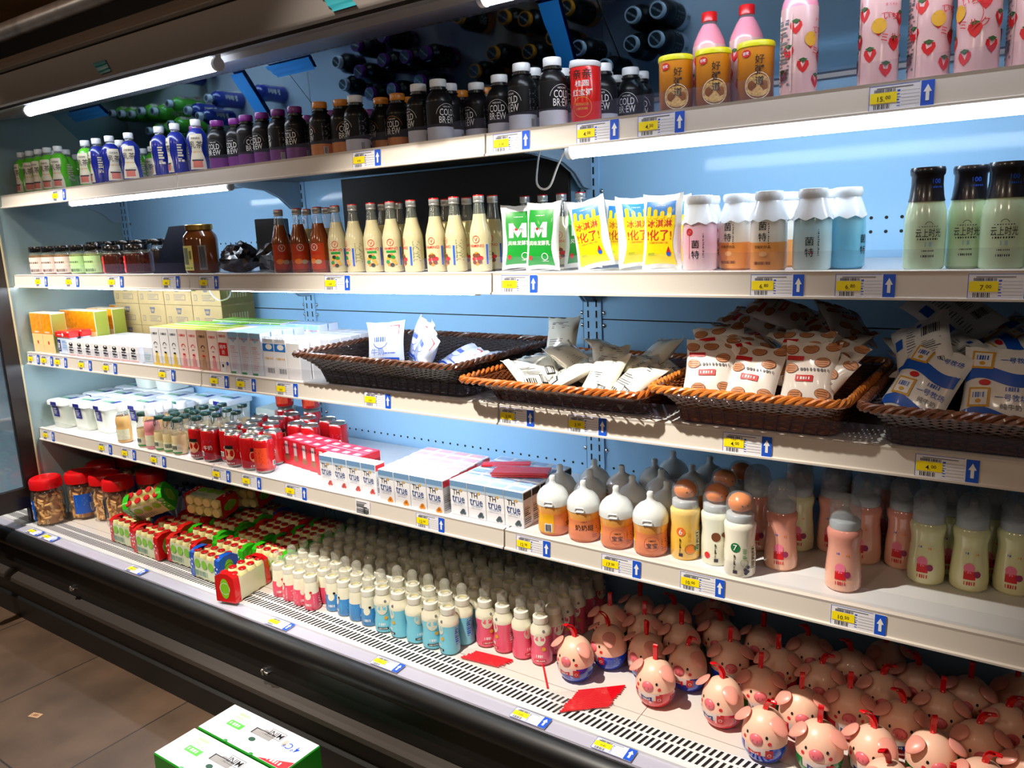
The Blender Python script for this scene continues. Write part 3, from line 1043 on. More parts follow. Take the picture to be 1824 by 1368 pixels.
# --- red porridge can, porridge tubs, strawberry milk ----------------------
redm = M('red_tin', (214, 26, 22), 0.25, coat=0.5)
b = MB().lathe([(0.031, 0.0, CHROME), (0.0335, 0.003, redm), (0.0345, 0.008, redm), (0.0345, 0.118, redm), (0.032, 0.126)], redm, 28)
f, f2 = cyl(0.0345, 0.25), cyl(0.0345, 0.25, 0.0012)
l = MB().text('亲亲', 0.020, f, INK, (0, 0.106), width=0.044).text('桂圆', 0.013, f, WPRINT, (0, 0.086), width=0.032).text('红宝粥', 0.014, f, WPRINT, (0, 0.067), width=0.046)
l.ring(f, 0, 0.036, 0.021, 0.022, GOLD).text('桂圆&红豆', 0.006, f, GOLD, (0, 0.042)).bars(f, -0.014, 0.014, 0.030, 0.035, GOLD, 9)
c = MB().lathe([(0.0345, 0.122), (0.036, 0.124), (0.036, 0.131), (0.0335, 0.133), (0.031, 0.1345), (0.0, 0.1345)], CAPW, 28)
P('porridge_can', 'can', 'red porridge can', ('can', b), ('print', l, 0), ('lid', c)).place((POS['red_can'][0][0], POS['red_can'][0][1], Z1 + E1), 0, label='tall red porridge can with white lid among the coffee bottles', group='porridge cans')
om = gradient_mat('amber_tub_print', [(0.0, (120, 62, 18)), (0.05, (190, 120, 40)), (0.09, (222, 140, 22))])
b = MB().lathe([(0.031, 0.0), (0.034, 0.004), (0.0345, 0.10)], om, 28)
f, f2 = cyl(0.0345, 0.35), cyl(0.0345, 0.35, 0.0012)
l = MB().disc(f, 0.0, 0.028, 0.024, 0.021, M('bowl_print', (206, 166, 100), 0.5, noise=0.4, nscale=200)).ring(f2, 0, 0.028, 0.0235, 0.025, CREAM)
for i, ch in enumerate('好粥道'):
    l.text(ch, 0.0165, f2, INK, (0.002, 0.076 - 0.0195 * i))
l.disc(f2, -0.024, 0.088, 0.0095, 0.007, REDP).text('银鹭', 0.006, cyl(0.0345, 0.35, 0.0017), WPRINT, (-0.024, 0.088))
c = MB().lathe([(0.0345, 0.099), (0.036, 0.1005), (0.036, 0.108), (0.034, 0.111), (0.028, 0.111), (0.025, 0.1095), (0.0, 0.1095)], M('lime_yellow_lid', (222, 216, 10), 0.35), 28)
pr = P('porridge_tub', 'tub', 'orange porridge tubs', ('tub', b), ('print', l, 0), ('lid', c))
for q in POS['congee']:
    pr.place((q[0], q[1], Z1 + E1), 0.1, 'orange porridge tub with lime yellow lid on top shelf')


def strawberry(h, r, turn):
    pink = M('pink_milk', (236, 150, 172), 0.25, coat=0.6)
    slv = M('strawberry_sleeve', (214, 172, 172), 0.3, coat=0.3)
    k = h / 0.2
    pr = [(r * 0.82, 0, slv), (r, 0.005, slv), (r, 0.05 * k, slv), (r * 0.97, 0.06 * k, slv), (r, 0.07 * k, slv), (r, 0.135 * k, pink), (r * 0.93, 0.145 * k, pink), (r * 0.62, 0.168 * k, pink), (r * 0.42, 0.178 * k, CLEARP), (r * 0.40, 0.19 * k, CLEARP)]
    b = MB().lathe(pr, slv, 28)
    f, f2 = cyl(r, turn, 0.0008), cyl(r, turn, 0.0014)
    l = MB()
    rnd = random.Random(3)
    for i in range(15):
        x = -3.1 * r + 6.2 * r * (i + 0.5) / 15
        z = (0.018 + 0.095 * ((i * 0.382) % 1)) * k
        l.add([f(x + 0.0112 * sx, z + 0.0118 * sz) for sx, sz in ((0, -1.15), (0.6, -0.6), (1, 0.1), (0.85, 0.7), (0, 0.85), (-0.85, 0.7), (-1, 0.1), (-0.6, -0.6))], [tuple(range(8))], REDP)
        l.add([f2(x + 0.0092 * sx, z + 0.0118 * sz) for sx, sz in ((-0.9, 0.9), (0, 0.45), (0.9, 0.9), (0, 1.15))], [(0, 1, 2, 3)], M('leaf_print', (40, 90, 40), 0.5))
    l.disc(f2, 0, 0.085 * k, 0.012, 0.013, GOLD).ring(f2, 0.012, 0.08 * k, 0.026, 0.027, REDP, -1.2, 1.9)
    g = cyl(r, turn, 0.0018)
    l.text('いちご', 0.012, g, REDP, (0.026, 0.098 * k)).text('ミルク', 0.014, g, REDP, (0.026, 0.068 * k)).text('まろやか', 0.005, g, REDP, (0.02, 0.114 * k))
    l.patch(f2, -0.066, -0.034, 0.01, 0.125 * k, M('beige_label', (226, 204, 196), 0.5)).bars(g, -0.064, -0.036, 0.02, 0.12 * k, GREYP, 18, False, 0.5, 6)
    l.bars(g, -0.060, -0.040, 0.03, 0.05, INK, 9)
    c = MB().lathe([(r * 0.44, 0.183 * k), (r * 0.47, 0.184 * k), (r * 0.47, 0.2 * k), (r * 0.43, 0.202 * k), (0, 0.202 * k)], RED, 24)
    return P('strawberry_milk_bottle', 'milk bottle', 'strawberry milk bottles', ('bottle', b), ('print', l, 0), ('cap', c))


s1 = strawberry(0.2, 0.034, 0.2)
for q in POS['straw_small']:
    s1.place((q[0], -0.382, Z1 + E1), 0.2, 'red capped pink strawberry bottle behind the porridge tubs')
for i, (x, y, tn) in enumerate(((3.205, -0.455, 0.9), (3.345, -0.455, 0.15), (3.425, -0.44, 0.5), (3.50, -0.455, -0.9), (3.575, -0.44, 0.3))):
    strawberry(0.235, 0.0335, tn).place((x, y, Z1 + E1), 0, 'tall strawberry milk bottle standing along the top shelf')

# --- jars, boxes and bags on the second shelf -------------------------------
LIDK = M('black_lid', (14, 14, 16), 0.2, coat=0.6)


def jar(rgb, lab_rgb, r, h, nm, name, cat, red=False):
    g = M(nm + '_contents', rgb, 0.2, coat=0.5, noise=0.35, nscale=70)
    b = MB().lathe([(r * 0.85, 0), (r, 0.006), (r, h * 0.62, g), (r * 0.97, h * 0.70, GLASSN), (r * 0.86, h * 0.76, GLASSN), (r * 0.86, h * 0.84)], g, 26)
    l = MB()
    if lab_rgb:
        m = M(nm + '_label', lab_rgb, 0.5)
        w = r * (0.55 if red else 1.45)
        f, f2 = cyl(r, -0.6 if red else 0.0), cyl(r, -0.6 if red else 0.0, 0.0012)
        l.patch(f, -w, w, h * 0.06, h * 0.62, m, 12, 1)
        ik = WPRINT if red else M(nm + '_ink', tuple(int(c * 0.45) for c in lab_rgb), 0.5)
        l.bars(f2, -w * 0.6, w * 0.6, h * 0.40, h * 0.46, ik, 9).bars(f2, -w * 0.2, w * 0.7, h * 0.1, h * 0.2, ik, 10).disc(f2, -w * 0.55, h * 0.5, 0.004, 0.005, REDP if not red else WPRINT)
    c = MB().lathe([(r * 0.93, h * 0.80), (r * 0.95, h * 0.81), (r * 0.95, h * 0.97), (r * 0.91, h), (r * 0.8, h), (r * 0.78, h - 0.002), (0, h - 0.002)], LIDK, 26)
    parts = [('jar', b), ('lid', c)]
    if lab_rgb:
        parts.append(('label', l, 0))
    return P(name, cat, nm + ' jars', *parts)


jb = jar((120, 90, 60), (200, 164, 118), 0.042, 0.115, 'beige', 'sauce_jar', 'jar')
jg = jar((110, 120, 70), (170, 206, 140), 0.042, 0.115, 'green', 'sauce_jar', 'jar')
jd = jar((60, 22, 14), (206, 28, 34), 0.052, 0.108, 'date', 'date_jar', 'jar', True)
jk = jar((40, 28, 22), None, 0.042, 0.125, 'dark', 'dark_jar', 'jar')
for x in (0.085, 0.19, 0.30):
    jb.place((x, -0.43, Z2 + E1), 0.1, 'dark glass jar with square beige label and black lid')
for x in (0.42, 0.53):
    jg.place((x, -0.43, Z2 + E1), 0.0, 'dark glass jar with pale green label and black lid')
for x in (0.665, 0.815):
    jd.place((x, -0.42, Z2 + E1), 0.0, 'dark date jar with red label and black lid')
for x in (0.19, 0.30, 0.42, 0.53, 0.65, 0.76):
    jk.place((x, -0.24, Z2 + E1), 0.0, 'dark jar with black lid in the back row')
nav = M('navy_card', (7, 10, 22), 0.5, noise=0.3, nscale=60, spec=0.02)
mb = MB()
w = 0.20
vs = [(0, 0, 0), (w, 0, 0), (w, 0.13, 0), (0, 0.13, 0), (0.02, 0.07, 0.165), (w - 0.03, 0.07, 0.168), (w - 0.03, 0.115, 0.165), (0.02, 0.115, 0.165)]
mb.add(vs, [(3, 2, 1, 0), (4, 5, 6, 7), (0, 1, 5, 4), (1, 2, 6, 5), (2, 3, 7, 6), (3, 0, 4, 7)], nav)
nb = link('gift_box', mb.mesh('gift_box', False))
nb.location = (0.93, -0.44, Z2 + E1)
note(nb, 'tall navy blue gift box leaning back beside the honey jar', 'box')
bl = M('black_card', (16, 16, 18), 0.35, noise=0.3, nscale=60)
kb = link('black_box', MB().box(-0.04, 0.04, -0.05, 0.05, 0, 0.175, bl, bev=0.003).mesh('black_box', False))
kb.location, kb.rotation_euler = (1.335, -0.215, Z2 + E1), (0, 0, 0.4)
note(kb, 'narrow black box standing behind the honey jar', 'box')
hm = M('dark_honey', (96, 46, 14), 0.12, coat=0.7)
pr = [(0.05, 0), (0.057, 0.006), (0.057, 0.115), (0.054, 0.128), (0.042, 0.143), (0.040, 0.147)]
b = MB().lathe(pr, hm, 30)
f, f2 = cyl(0.057, -0.1), cyl(0.057, -0.1, 0.0012)
l = MB().patch(f, -0.045, 0.03, 0.012, 0.095, M('yellow_label', (226, 214, 120), 0.5), 12, 1).patch(f2, -0.015, 0.012, 0.032, 0.088, M('grey_green_print', (120, 130, 100), 0.5), 4).bars(cyl(0.057, -0.1, 0.0018), 0.016, 0.026, 0.05, 0.078, INK, 9).disc(f2, -0.033, 0.04, 0.008, 0.012, ORANGEP).bars(f2, -0.02, 0.026, 0.018, 0.023, GREENP, 12)
l.patch(f, 0.05, 0.075, 0.012, 0.095, M('grey_label', (120, 110, 100), 0.5), 6).bars(f2, 0.052, 0.073, 0.02, 0.09, INK, 10)
c = MB().lathe([(0.043, 0.146), (0.045, 0.147), (0.045, 0.163), (0.043, 0.165), (0, 0.165)], M('gold_lid', (206, 158, 80), 0.25, 0.9), 30)
P('honey_jar', 'jar', 'honey jars', ('jar', b), ('label', l, 0), ('lid', c)).place((1.205, -0.42, Z2 + E1), 0, label='big amber honey jar with gold lid and yellow label')


def crumple(nm, w, d, h, m, label, loc, rz, seed):
    rnd = random.Random(seed)
    mb = MB()
    bm = bmesh.new()
    bmesh.ops.create_icosphere(bm, subdivisions=3, radius=1)
    for v in bm.verts:
        n = 1 + rnd.uniform(-0.14, 0.14)
        z = v.co.z * n
        tap = 1.0 - 0.35 * max(z, 0)
        v.co = Vector((v.co.x * n * w * tap, v.co.y * n * d * tap, (max(z, -0.85) + 0.85) * h * 0.54))
    mb.add([v.co for v in bm.verts], [tuple(q.index for q in f.verts) for f in bm.faces], m)
    bm.free()
    o = link(nm, mb.mesh(nm, False))
    o.location, o.rotation_euler = loc, (0, 0, rz)
    note(o, label, 'bag', 'black plastic bags')


bag = M('black_film_bag', (20, 20, 26), 0.18, coat=0.6)
crumple('plastic_bag', 0.09, 0.09, 0.12, bag, 'crumpled shiny black bag left of the orange drink bottles', (1.545, -0.33, Z2 + 0.001), 0.3, 4)
crumple('plastic_bag', 0.07, 0.08, 0.10, bag, 'smaller black bag right behind the honey jar', (1.352, -0.375, Z2 + 0.001), 1.1, 9)


# --- glass drink bottles -----------------------------------------------------
def drink(rgb, nm, kind, turn=0.0, full=True):
    liq = M(nm + '_drink', rgb, 0.15, coat=0.8)
    top = liq if full else GLASSN
    pr = [(0.022, 0, liq), (0.0275, 0.004, liq), (0.028, 0.085, liq), (0.0275, 0.097, liq), (0.024, 0.113, liq), (0.0185, 0.132, top), (0.016, 0.146, GLASSN), (0.0125, 0.172, GLASSN), (0.0118, 0.176)]
    b = MB().lathe(pr, liq, 26)
    c = MB().lathe([(0.0135, 0.174), (0.0142, 0.175), (0.0142, 0.178), (0.0135, 0.179), (0.0142, 0.180), (0.0142, 0.190, RED), (0.013, 0.193, RED), (0, 0.1935)], M('silver_cap', (205, 206, 205), 0.3, 0.6), 20)
    f, f2, g = cyl(0.028, turn), cyl(0.028, turn, 0.0012), cyl(0.028, turn, 0.0018)
    l = MB()
    if kind == 'red':
        l.patch(f, -0.03, 0.03, 0.012, 0.088, M('orange_red_label', (190, 62, 18), 0.4), 10)
        l.patch(f, 0.04, 0.075, 0.02, 0.088, M('tan_label', (196, 130, 70), 0.5), 6).bars(f2, 0.042, 0.07, 0.03, 0.085, BROWNP, 9, False)
        l.ring(f2, 0, 0.077, 0.009, 0.0105, WPRINT).text('V', 0.010, f2, WPRINT, (0, 0.0765)).text('VAMINO', 0.007, f2, REDP, (0, 0.060))
        l.disc(f2, -0.008, 0.036, 0.012, 0.008, ORANGEP).disc(g, 0.010, 0.034, 0.010, 0.007, M('pale_print', (196, 170, 130), 0.5))
    else:
        l.ring(f, 0, 0.083, 0.0082, 0.0095, REDP).text('V', 0.009, f, REDP, (0, 0.0825)).text('VAMINO', 0.0075, f, REDP, (0, 0.067))
        if kind == 'green':
            l.patch(f, -0.014, 0.014, 0.055, 0.061, GREENP, 4)
            for i in range(9):
                a = i * 0.7
                l.disc(f2 if i % 2 else f, 0.014 * cos(a) * (0.4 + 0.07 * i), 0.035 + 0.013 * sin(a), 0.006, 0.005, (GOLD, GREENP, ORANGEP, M('dark_leaf', (30, 44, 26), 0.5))[i % 4], 10)
        else:
            for i in range(9):
                a = i * 0.8
                l.disc(f2 if i % 2 else f, 0.012 * cos(a) * (0.4 + 0.07 * i), 0.035 + 0.012 * sin(a), 0.006, 0.005, (REDP, BROWNP, ORANGEP, BROWNP)[i % 4], 10)
        l.bars(f, 0.034, 0.056, 0.03, 0.085, M('green_grey_print', (96, 120, 96), 0.5), 14, False, 0.4, 2)
        l.patch(f, 0.026, 0.031, 0.02, 0.07, TAGBLUE)
    return P('drink_bottle', 'drink bottle', nm + ' drink bottles', ('bottle', b), ('print', l, 0), ('cap', c))


d0 = drink((142, 70, 30), 'orange', 'red', 0.9)
d1 = drink((142, 70, 30), 'orange', 'red', 0.2)
for i, q in enumerate(POS['vam_orange']):
    (d0, d0, d1)[i].place((q[0], q[1], Z2 + E1), 0.0, 'glass bottle of orange brown drink on second shelf')
cr = [drink((202, 192, 152), 'cream', 'green', 0.5), drink((202, 192, 152), 'cream', 'green', -0.5), drink((202, 192, 152), 'cream', 'brown', -0.6), drink((202, 192, 152), 'cream', 'brown', 0.2)]
for i, q in enumerate(POS['vam_cream']):
    cr[(0, 1, 0, 0, 2, 3, 2, 3)[i]].place((q[0], q[1], Z2 + E1), 0.0, 'glass bottle of cream coloured drink in the front row')
bk = drink((206, 200, 150), 'pale', 'brown', 0.2, False)
for i, q in enumerate(p for p in POS['vam_back'] if abs(p[0] - 2.471) > 0.005):
    bk.place((q[0], q[1], Z2 + E1), 0.0, 'silver capped glass drink bottle behind the front bottles')


shade_bd = link('added_shade_board', MB().box(0, 0.93, 0, 0.012, 0, 0.30, M('shade_board_dark', (30, 28, 27), 0.7), bev=0.002).mesh('added_shade_board', False))
shade_bd.location = (1.53, -0.055, Z2 + E1)  # dark sheet added to darken the bay back behind the bottles
note(shade_bd, 'added dark board standing in for shade behind the glass drink bottles', 'board')


# --- pouches -----------------------------------------------------------------
def pillow(w, h, t, f_col, nx=14, ny=14, seam=0.06, power=2.5, seed=0, wob=0.06):
    """A filled bag lying in XY, thickness along Z; returns vertices, faces and the top-surface map."""
    rnd = random.Random(seed)
    ph = [rnd.uniform(0, 6.28) for _ in range(6)]

    def th(u, v):
        a = max(0.0, 1 - abs(u) ** power) ** 0.6
        b = max(0.0, 1 - (abs(v) / (1 - seam)) ** power) ** 0.6 if abs(v) < 1 - seam else 0.0
        k = 1 + wob * (sin(3 * u + ph[0]) * cos(2.3 * v + ph[1]) + 0.7 * sin(7 * u + 4 * v + ph[2])) * 2
        return t * 0.5 * a * b * k

    def out(u, v):
        s = 1 - 0.10 * (1 - v * v) * abs(u) ** 2
        e = 1 - 0.06 * (1 - u * u)
        zz = 0.004 * sin(9 * u + ph[3]) * (1 if abs(v) > 1 - seam else 0)
        return u * w / 2 * s, v * h / 2 * e, zz

    def top(x, y, eps=0.0):
        u, v = max(-1, min(1, x / (w / 2))), max(-1, min(1, y / (h / 2)))
        px, py, zz = out(u, v)
        return (px, py, zz + th(u, v) + 0.0004 + eps)

    vs, fs = [], []
    for sgn in (1, -1):
        for j in range(ny + 1):
            for i in range(nx + 1):
                u, v = -1 + 2 * i / nx, -1 + 2 * j / ny
                px, py, zz = out(u, v)
                vs.append((px, py, zz + sgn * (th(u, v) + 0.0004)))
    n = (nx + 1) * (ny + 1)
    for s in (0, 1):
        for j in range(ny):
            for i in range(nx):
                a = s * n + j * (nx + 1) + i
                q = (a, a + 1, a + nx + 2, a + nx + 1)
                fs.append(q if s == 0 else tuple(reversed(q)))
    for i in range(nx):
        for j, k in ((0, 1), (ny, -1)):
            a = j * (nx + 1) + i
            fs.append((a, a + n, a + 1 + n, a + 1) if k == 1 else (a + 1, a + 1 + n, a + n, a))
    for j in range(ny):
        a = j * (nx + 1)
        fs.append((a + nx + 1, a + nx + 1 + n, a + n, a))
        a += nx
        fs.append((a, a + n, a + nx + 1 + n, a + nx + 1))
    return vs, fs, top


def pouch(kind, seed):
    w, h, t = 0.095, 0.165, 0.034
    film_m = M('white_pouch_film', (236, 238, 236), 0.3, coat=0.3)
    vs, fs, top = pillow(w, h, t, None, 12, 16, 0.05, 3, seed, 0.02)
    sw = lambda p: (p[0], -p[2] + 0.0, p[1] + h / 2)       # stand it up, front to -Y
    T = lambda x, z: sw(top(x, z - h / 2, 0.0009))
    T2 = lambda x, z: sw(top(x, z - h / 2, 0.0018))
    b = MB().add([sw(v) for v in vs], fs, film_m)
    l = MB()

    def shape(z0, z1):
        def s(a, c):
            z = z0 + (z1 - z0) * c
            q = (z - 0.08) / 0.08
            half = 0.037 - 0.004 * (1 - q * q) + 0.002 * sin(5 * q)
            return ((2 * a - 1) * half, z)
        return s
    if kind == 'green':
        gm = M('leaf_green_print', (20, 140, 44), 0.35, coat=0.3)
        l.patch(T, 0, 0, 0, 0, gm, 10, 14, shape(0.010, 0.148))
        l.patch(T2, -0.026, -0.014, 0.078, 0.116, WPRINT, 2, 6).patch(T2, 0.008, 0.020, 0.078, 0.116, WPRINT, 2, 6).patch(T2, 0, 0, 0, 0, WPRINT, 4, 4, lambda s, t: (-0.015 + 0.012 * s, 0.116 - 0.020 * s - 0.018 * (1 - t))).patch(T2, 0, 0, 0, 0, WPRINT, 4, 4, lambda s, t: (-0.003 + 0.012 * s, 0.096 + 0.020 * s - 0.018 * (1 - t)))
        l.text('I', 0.008, lambda x, z: sw(top(x, z - h / 2, 0.0026)), INK, (-0.014, 0.100)).text('m', 0.007, lambda x, z: sw(top(x, z - h / 2, 0.0026)), INK, (0.006, 0.099)).disc(lambda x, z: sw(top(x, z - h / 2, 0.0026)), -0.007, 0.100, 0.0035, 0.0035, REDP)
        l.text('风味发酵乳', 0.012, T2, WPRINT, (0, 0.064), width=0.058).ring(T2, 0.014, 0.03, 0.0075, 0.009, WPRINT).bars(T2, 0.006, 0.024, 0.018, 0.02, WPRINT, 7).bars(T2, -0.012, 0.012, 0.132, 0.134, WPRINT, 7).disc(T2, -0.026, 0.028, 0.005, 0.006, REDP)
    else:
        l.patch(T, 0, 0, 0, 0, M('sun_yellow_print', (250, 218, 10), 0.35, coat=0.3), 10, 14, shape(0.010, 0.118))
        l.patch(T, 0, 0, 0, 0, M('sky_blue_print', (40, 130, 210), 0.35, coat=0.3), 10, 6, shape(0.1182, 0.150))
        ym = MATS['sun_yellow_print']
        for x, z in ((-0.026, 0.134), (-0.010, 0.128), (0.006, 0.124), (0.022, 0.132)):
            l.patch(T2, x - 0.005, x + 0.005, 0.112, z, ym, 1, 3).disc(T2, x, z, 0.005, 0.005, ym, 12)
        l.text('冰淇淋', 0.018, T2, REDP, (0, 0.101), width=0.058).text('!化了!', 0.025, T2, REDP, (0, 0.075), width=0.057).bars(T2, -0.022, 0.022, 0.056, 0.060, ORANGEP, 12)
        l.bars(T2, -0.012, 0.012, 0.140, 0.142, WPRINT, 7).bars(T2, -0.028, -0.004, 0.028, 0.036, M('lime_print', (170, 200, 30), 0.5), 3, False).disc(T2, 0.022, 0.032, 0.005, 0.005, TAGBLUE).add([T2(0.016, 0.034), T2(0.028, 0.034), T2(0.022, 0.05)], [(0, 1, 2)], REDP)
    return P('yogurt_pouch', 'yogurt pouch', kind + ' yogurt pouches', ('pouch', b), ('print', l, 0))


pg, py1, py2 = pouch('green', 2), pouch('yellow', 5), pouch('yellow', 8)
lean = lambda a, rz, ry=0.0: (radians(a), radians(ry), rz)
pg.place((2.515, -0.405, Z2 + 0.003), lean(-8, 0.5), label='green yogurt pouch half hidden at the left of the pouches')
pg.place((2.613, -0.455, Z2 + 0.003), lean(-6, 0.05), label='green yogurt pouch facing front with large white letter')
pg.place((2.68, -0.375, Z2 + 0.003), lean(-8, 0.4), label='green yogurt pouch mostly hidden behind the tilted yellow pouch')
py1.place((2.762, -0.455, Z2 + 0.006), (radians(-6), radians(-12), 0.08), label='yellow ice cream yogurt pouch tilted over in front')
py2.place((2.835, -0.40, Z2 + 0.003), lean(-5, 1.0), label='yellow yogurt pouch turned edge on in the middle')
py1.place((2.925, -0.46, Z2 + 0.003), lean(-4, 0.0), label='upright yellow ice cream yogurt pouch left of the pink bottle')
for q, d in (((2.748, -0.30), 'left'), ((2.835, -0.28), 'middle'), ((2.897, -0.35), 'right')):
    py2.place((q[0], q[1], Z2 + 0.003), lean(-5, 0.1), label='yellow yogurt pouch in the back row, the %s one' % d)


# --- yogurt bottles with shrink-wrapped white caps -----------------------------
def yogurt(stops, nm, char_rgb, pink=False, band=False):
    bm_ = gradient_mat(nm + '_yogurt_body', stops, 0.2, coat=0.6)
    pr = [(0.030, 0), (0.0355, 0.005), (0.0365, 0.05), (0.0355, 0.095), (0.031, 0.118), (0.025, 0.13)]
    b = MB().lathe(pr, bm_, 28)
    rf = prof_r(pr)
    f = lambda x, z: ((rf(z) + 0.0008) * sin(x / 0.036), -(rf(z) + 0.0008) * cos(x / 0.036), z)
    l = MB()
    zc = 0.09 if band else 0.058
    for i, ch in enumerate('菌特'):
        l.text(ch, 0.0165, f, INK, (0.0, zc - 0.0215 * i))
    if band:
        l.text('优酸奶饮品', 0.006, f, INK, (0.0, 0.049)).bars(f, -0.018, 0.018, 0.014, 0.020, BROWNP, 14).bars(f, 0.011, 0.0135, 0.055, 0.096, INK, 10, False)
        l.disc(f, 0.002, 0.035, 0.008, 0.005, M('peach_print', (246, 186, 120), 0.5))
    else:
        l.bars(f, 0.015, 0.0185, 0.030, 0.082, INK, 14, False)
        if pink:
            l.ring(f, -0.013, 0.083, 0.004, 0.0075, REDP).ring(f, -0.013, 0.083, 0.001, 0.0025, REDP).patch(f, -0.0135, -0.0125, 0.028, 0.076, REDP)
        else:
            l.disc(f, 0.003, 0.036, 0.0018, 0.0018, REDP)
    c = MB()
    seg = 32
    rows_ = [(0.0385, 0.100, 1), (0.036, 0.108, 0), (0.031, 0.122, 0), (0.0262, 0.135, 0), (0.025, 0.139, 0), (0.0275, 0.142, 0), (0.0285, 0.150, 0), (0.0265, 0.157, 0), (0.022, 0.158, 0)]
    vs, fs = [], []
    for r, z, wv in rows_:
        for i in range(seg):
            a = 2 * pi * i / seg
            vs.append((r * cos(a), r * sin(a), z + (0.003 * sin(a * 8) if wv else 0)))
    for k in range(len(rows_) - 1):
        for i in range(seg):
            j = (i + 1) % seg
            fs.append((k * seg + i, k * seg + j, (k + 1) * seg + j, (k + 1) * seg + i))
    fs.append(tuple((len(rows_) - 1) * seg + i for i in range(seg)))
    c.add(vs, fs, M('white_shrink_cap', (226, 232, 236), 0.2, coat=0.6, alpha=0.93))
    return P('yogurt_bottle', 'yogurt bottle', 'white capped yogurt bottles', ('bottle', b), ('print', l, 0), ('shrink_cap', c))


yp = yogurt([(0.0, (238, 214, 216)), (0.06, (236, 178, 196)), (0.11, (232, 196, 208)), (0.13, (226, 214, 220))], 'pink', REDP, True)
yo = yogurt([(0.0, (236, 156, 78)), (0.0575, (238, 160, 84)), (0.0585, (232, 224, 208)), (0.13, (228, 226, 220))], 'peach', INK, False, True)
yb = yogurt([(0.0, (206, 222, 218)), (0.05, (190, 216, 220)), (0.11, (150, 198, 214)), (0.13, (190, 214, 222))], 'blue', INK)
yd = yogurt([(0.0, (110, 186, 224)), (0.06, (120, 194, 228)), (0.11, (140, 204, 230)), (0.13, (190, 214, 222))], 'deepblue', INK)
yp.place((3.010, -0.455, Z2 + E1), 0.1, label='pink yogurt bottle with white shrink cap beside the pouches')
yo.place((3.072, -0.405, Z2 + E1), -0.2, label='orange banded yogurt bottle behind the pink yogurt bottle')
yo.place((3.155, -0.455, Z2 + E1), -0.05, label='orange banded yogurt bottle left of the pale blue bottle')
yb.place((3.240, -0.455, Z2 + E1), 0.1, label='pale blue yogurt bottle at the front of its row')
yd.place((3.290, -0.395, Z2 + E1), 1.2, label='sky blue yogurt bottle right behind the pale blue one')
for i, q in enumerate(((2.995, -0.372), (3.07, -0.318), (3.152, -0.318), (3.235, -0.325))):
    (yp, yd, yo, yb)[i].place((q[0], q[1], Z2 + E1), 1.2, 'white capped yogurt bottle in the back row')
# --- black topped milk bottles
ml = M('pale_green_milk', (200, 222, 184), 0.15, coat=0.7)
bk = M('black_shrink_neck', (20, 20, 28), 0.3, coat=0.4)
pr = [(0.030, 0), (0.0345, 0.005), (0.035, 0.085), (0.0335, 0.105), (0.028, 0.126), (0.0255, 0.132)]
b = MB().lathe(pr, ml, 28)
rf = prof_r(pr)
f = cyl(0.035, 0.1)
l = MB().text('云上时光', 0.0155, f, INK, (0, 0.067), width=0.042).ring(f, 0, 0.080, 0.006, 0.0068, INK, 0.2, pi - 0.2).bars(f, -0.018, 0.018, 0.0545, 0.0575, INK, 9).bars(f, -0.006, 0.007, 0.043, 0.051, M('pale_blue_print', (150, 190, 200), 0.5), 2).bars(f, -0.010, 0.010, 0.034, 0.0365, INK, 8).bars(f, -0.011, 0.011, 0.024, 0.028, INK, 7).bars(f, -0.016, 0.016, 0.077, 0.079, GREYP, 8)
c = MB().lathe([(0.0305, 0.1225), (0.0285, 0.130), (0.0262, 0.150), (0.0262, 0.166), (0.0285, 0.170), (0.029, 0.178), (0.0275, 0.182), (0, 0.183)], bk, 28)
c.text('100', 0.008, cyl(0.0265, 0.5), TAGBLUE, (0, 0.157)).bars(cyl(0.0268, 0.5), -0.01, 0.012, 0.145, 0.148, TAGBLUE, 6)
mbp = P('milk_bottle', 'milk bottle', 'black topped milk bottles', ('bottle', b), ('print', l, 0), ('shrink_cap', c))
for q in ((3.436, -0.45), (3.500, -0.405), (3.558, -0.455), (3.585, -0.375), (3.632, -0.44)):
    mbp.place((q[0], q[1], Z2 + E1), random.uniform(-0.05, 0.25), 'pale green milk bottle with black shrink neck')

# ================================================================ third shelf: cartons
def carton(nm, w, d, h, body, deco, name='milk_carton', cat='carton', top=None, group=None, gable=False):
    b = MB().box(-w / 2, w / 2, -d / 2, d / 2, 0, h, body, bev=0.0012)
    if top:
        b.patch(topface(h + 0.0004), -w / 2 + 0.001, w / 2 - 0.001, -d / 2 + 0.001, d / 2 - 0.001, top)
    F = lambda e=0.0006: flat(-d / 2 - e)
    Rt = lambda e=0.0006: (lambda y, z: (w / 2 + e, y, z))
    T = lambda e=0.0009: topface(h + e)
    deco(b, F, Rt, T)
    return P(name, cat, group or nm + ' cartons', (name, b, None, False))


WCARD = M('white_carton', (236, 236, 240), 0.35, coat=0.25)


def d_small(b, F, Rt, T):
    f = F()
    b.disc(f, 0, 0.050, 0.015, 0.008, INK, 12).patch(F(0.0009), -0.005, 0.005, 0.051, 0.0565, WPRINT)
    b.bars(f, -0.017, 0.017, 0.022, 0.040, INK, 3, False, 0.7, 2).bars(f, -0.018, 0.018, 0.014, 0.020, INK, 5).patch(f, -0.028, 0.028, 0.002, 0.010, M('blush_print', (228, 190, 190), 0.5))
    b.ring(T(), 0, 0, 0.006, 0.0072, GREYP, seg=12)


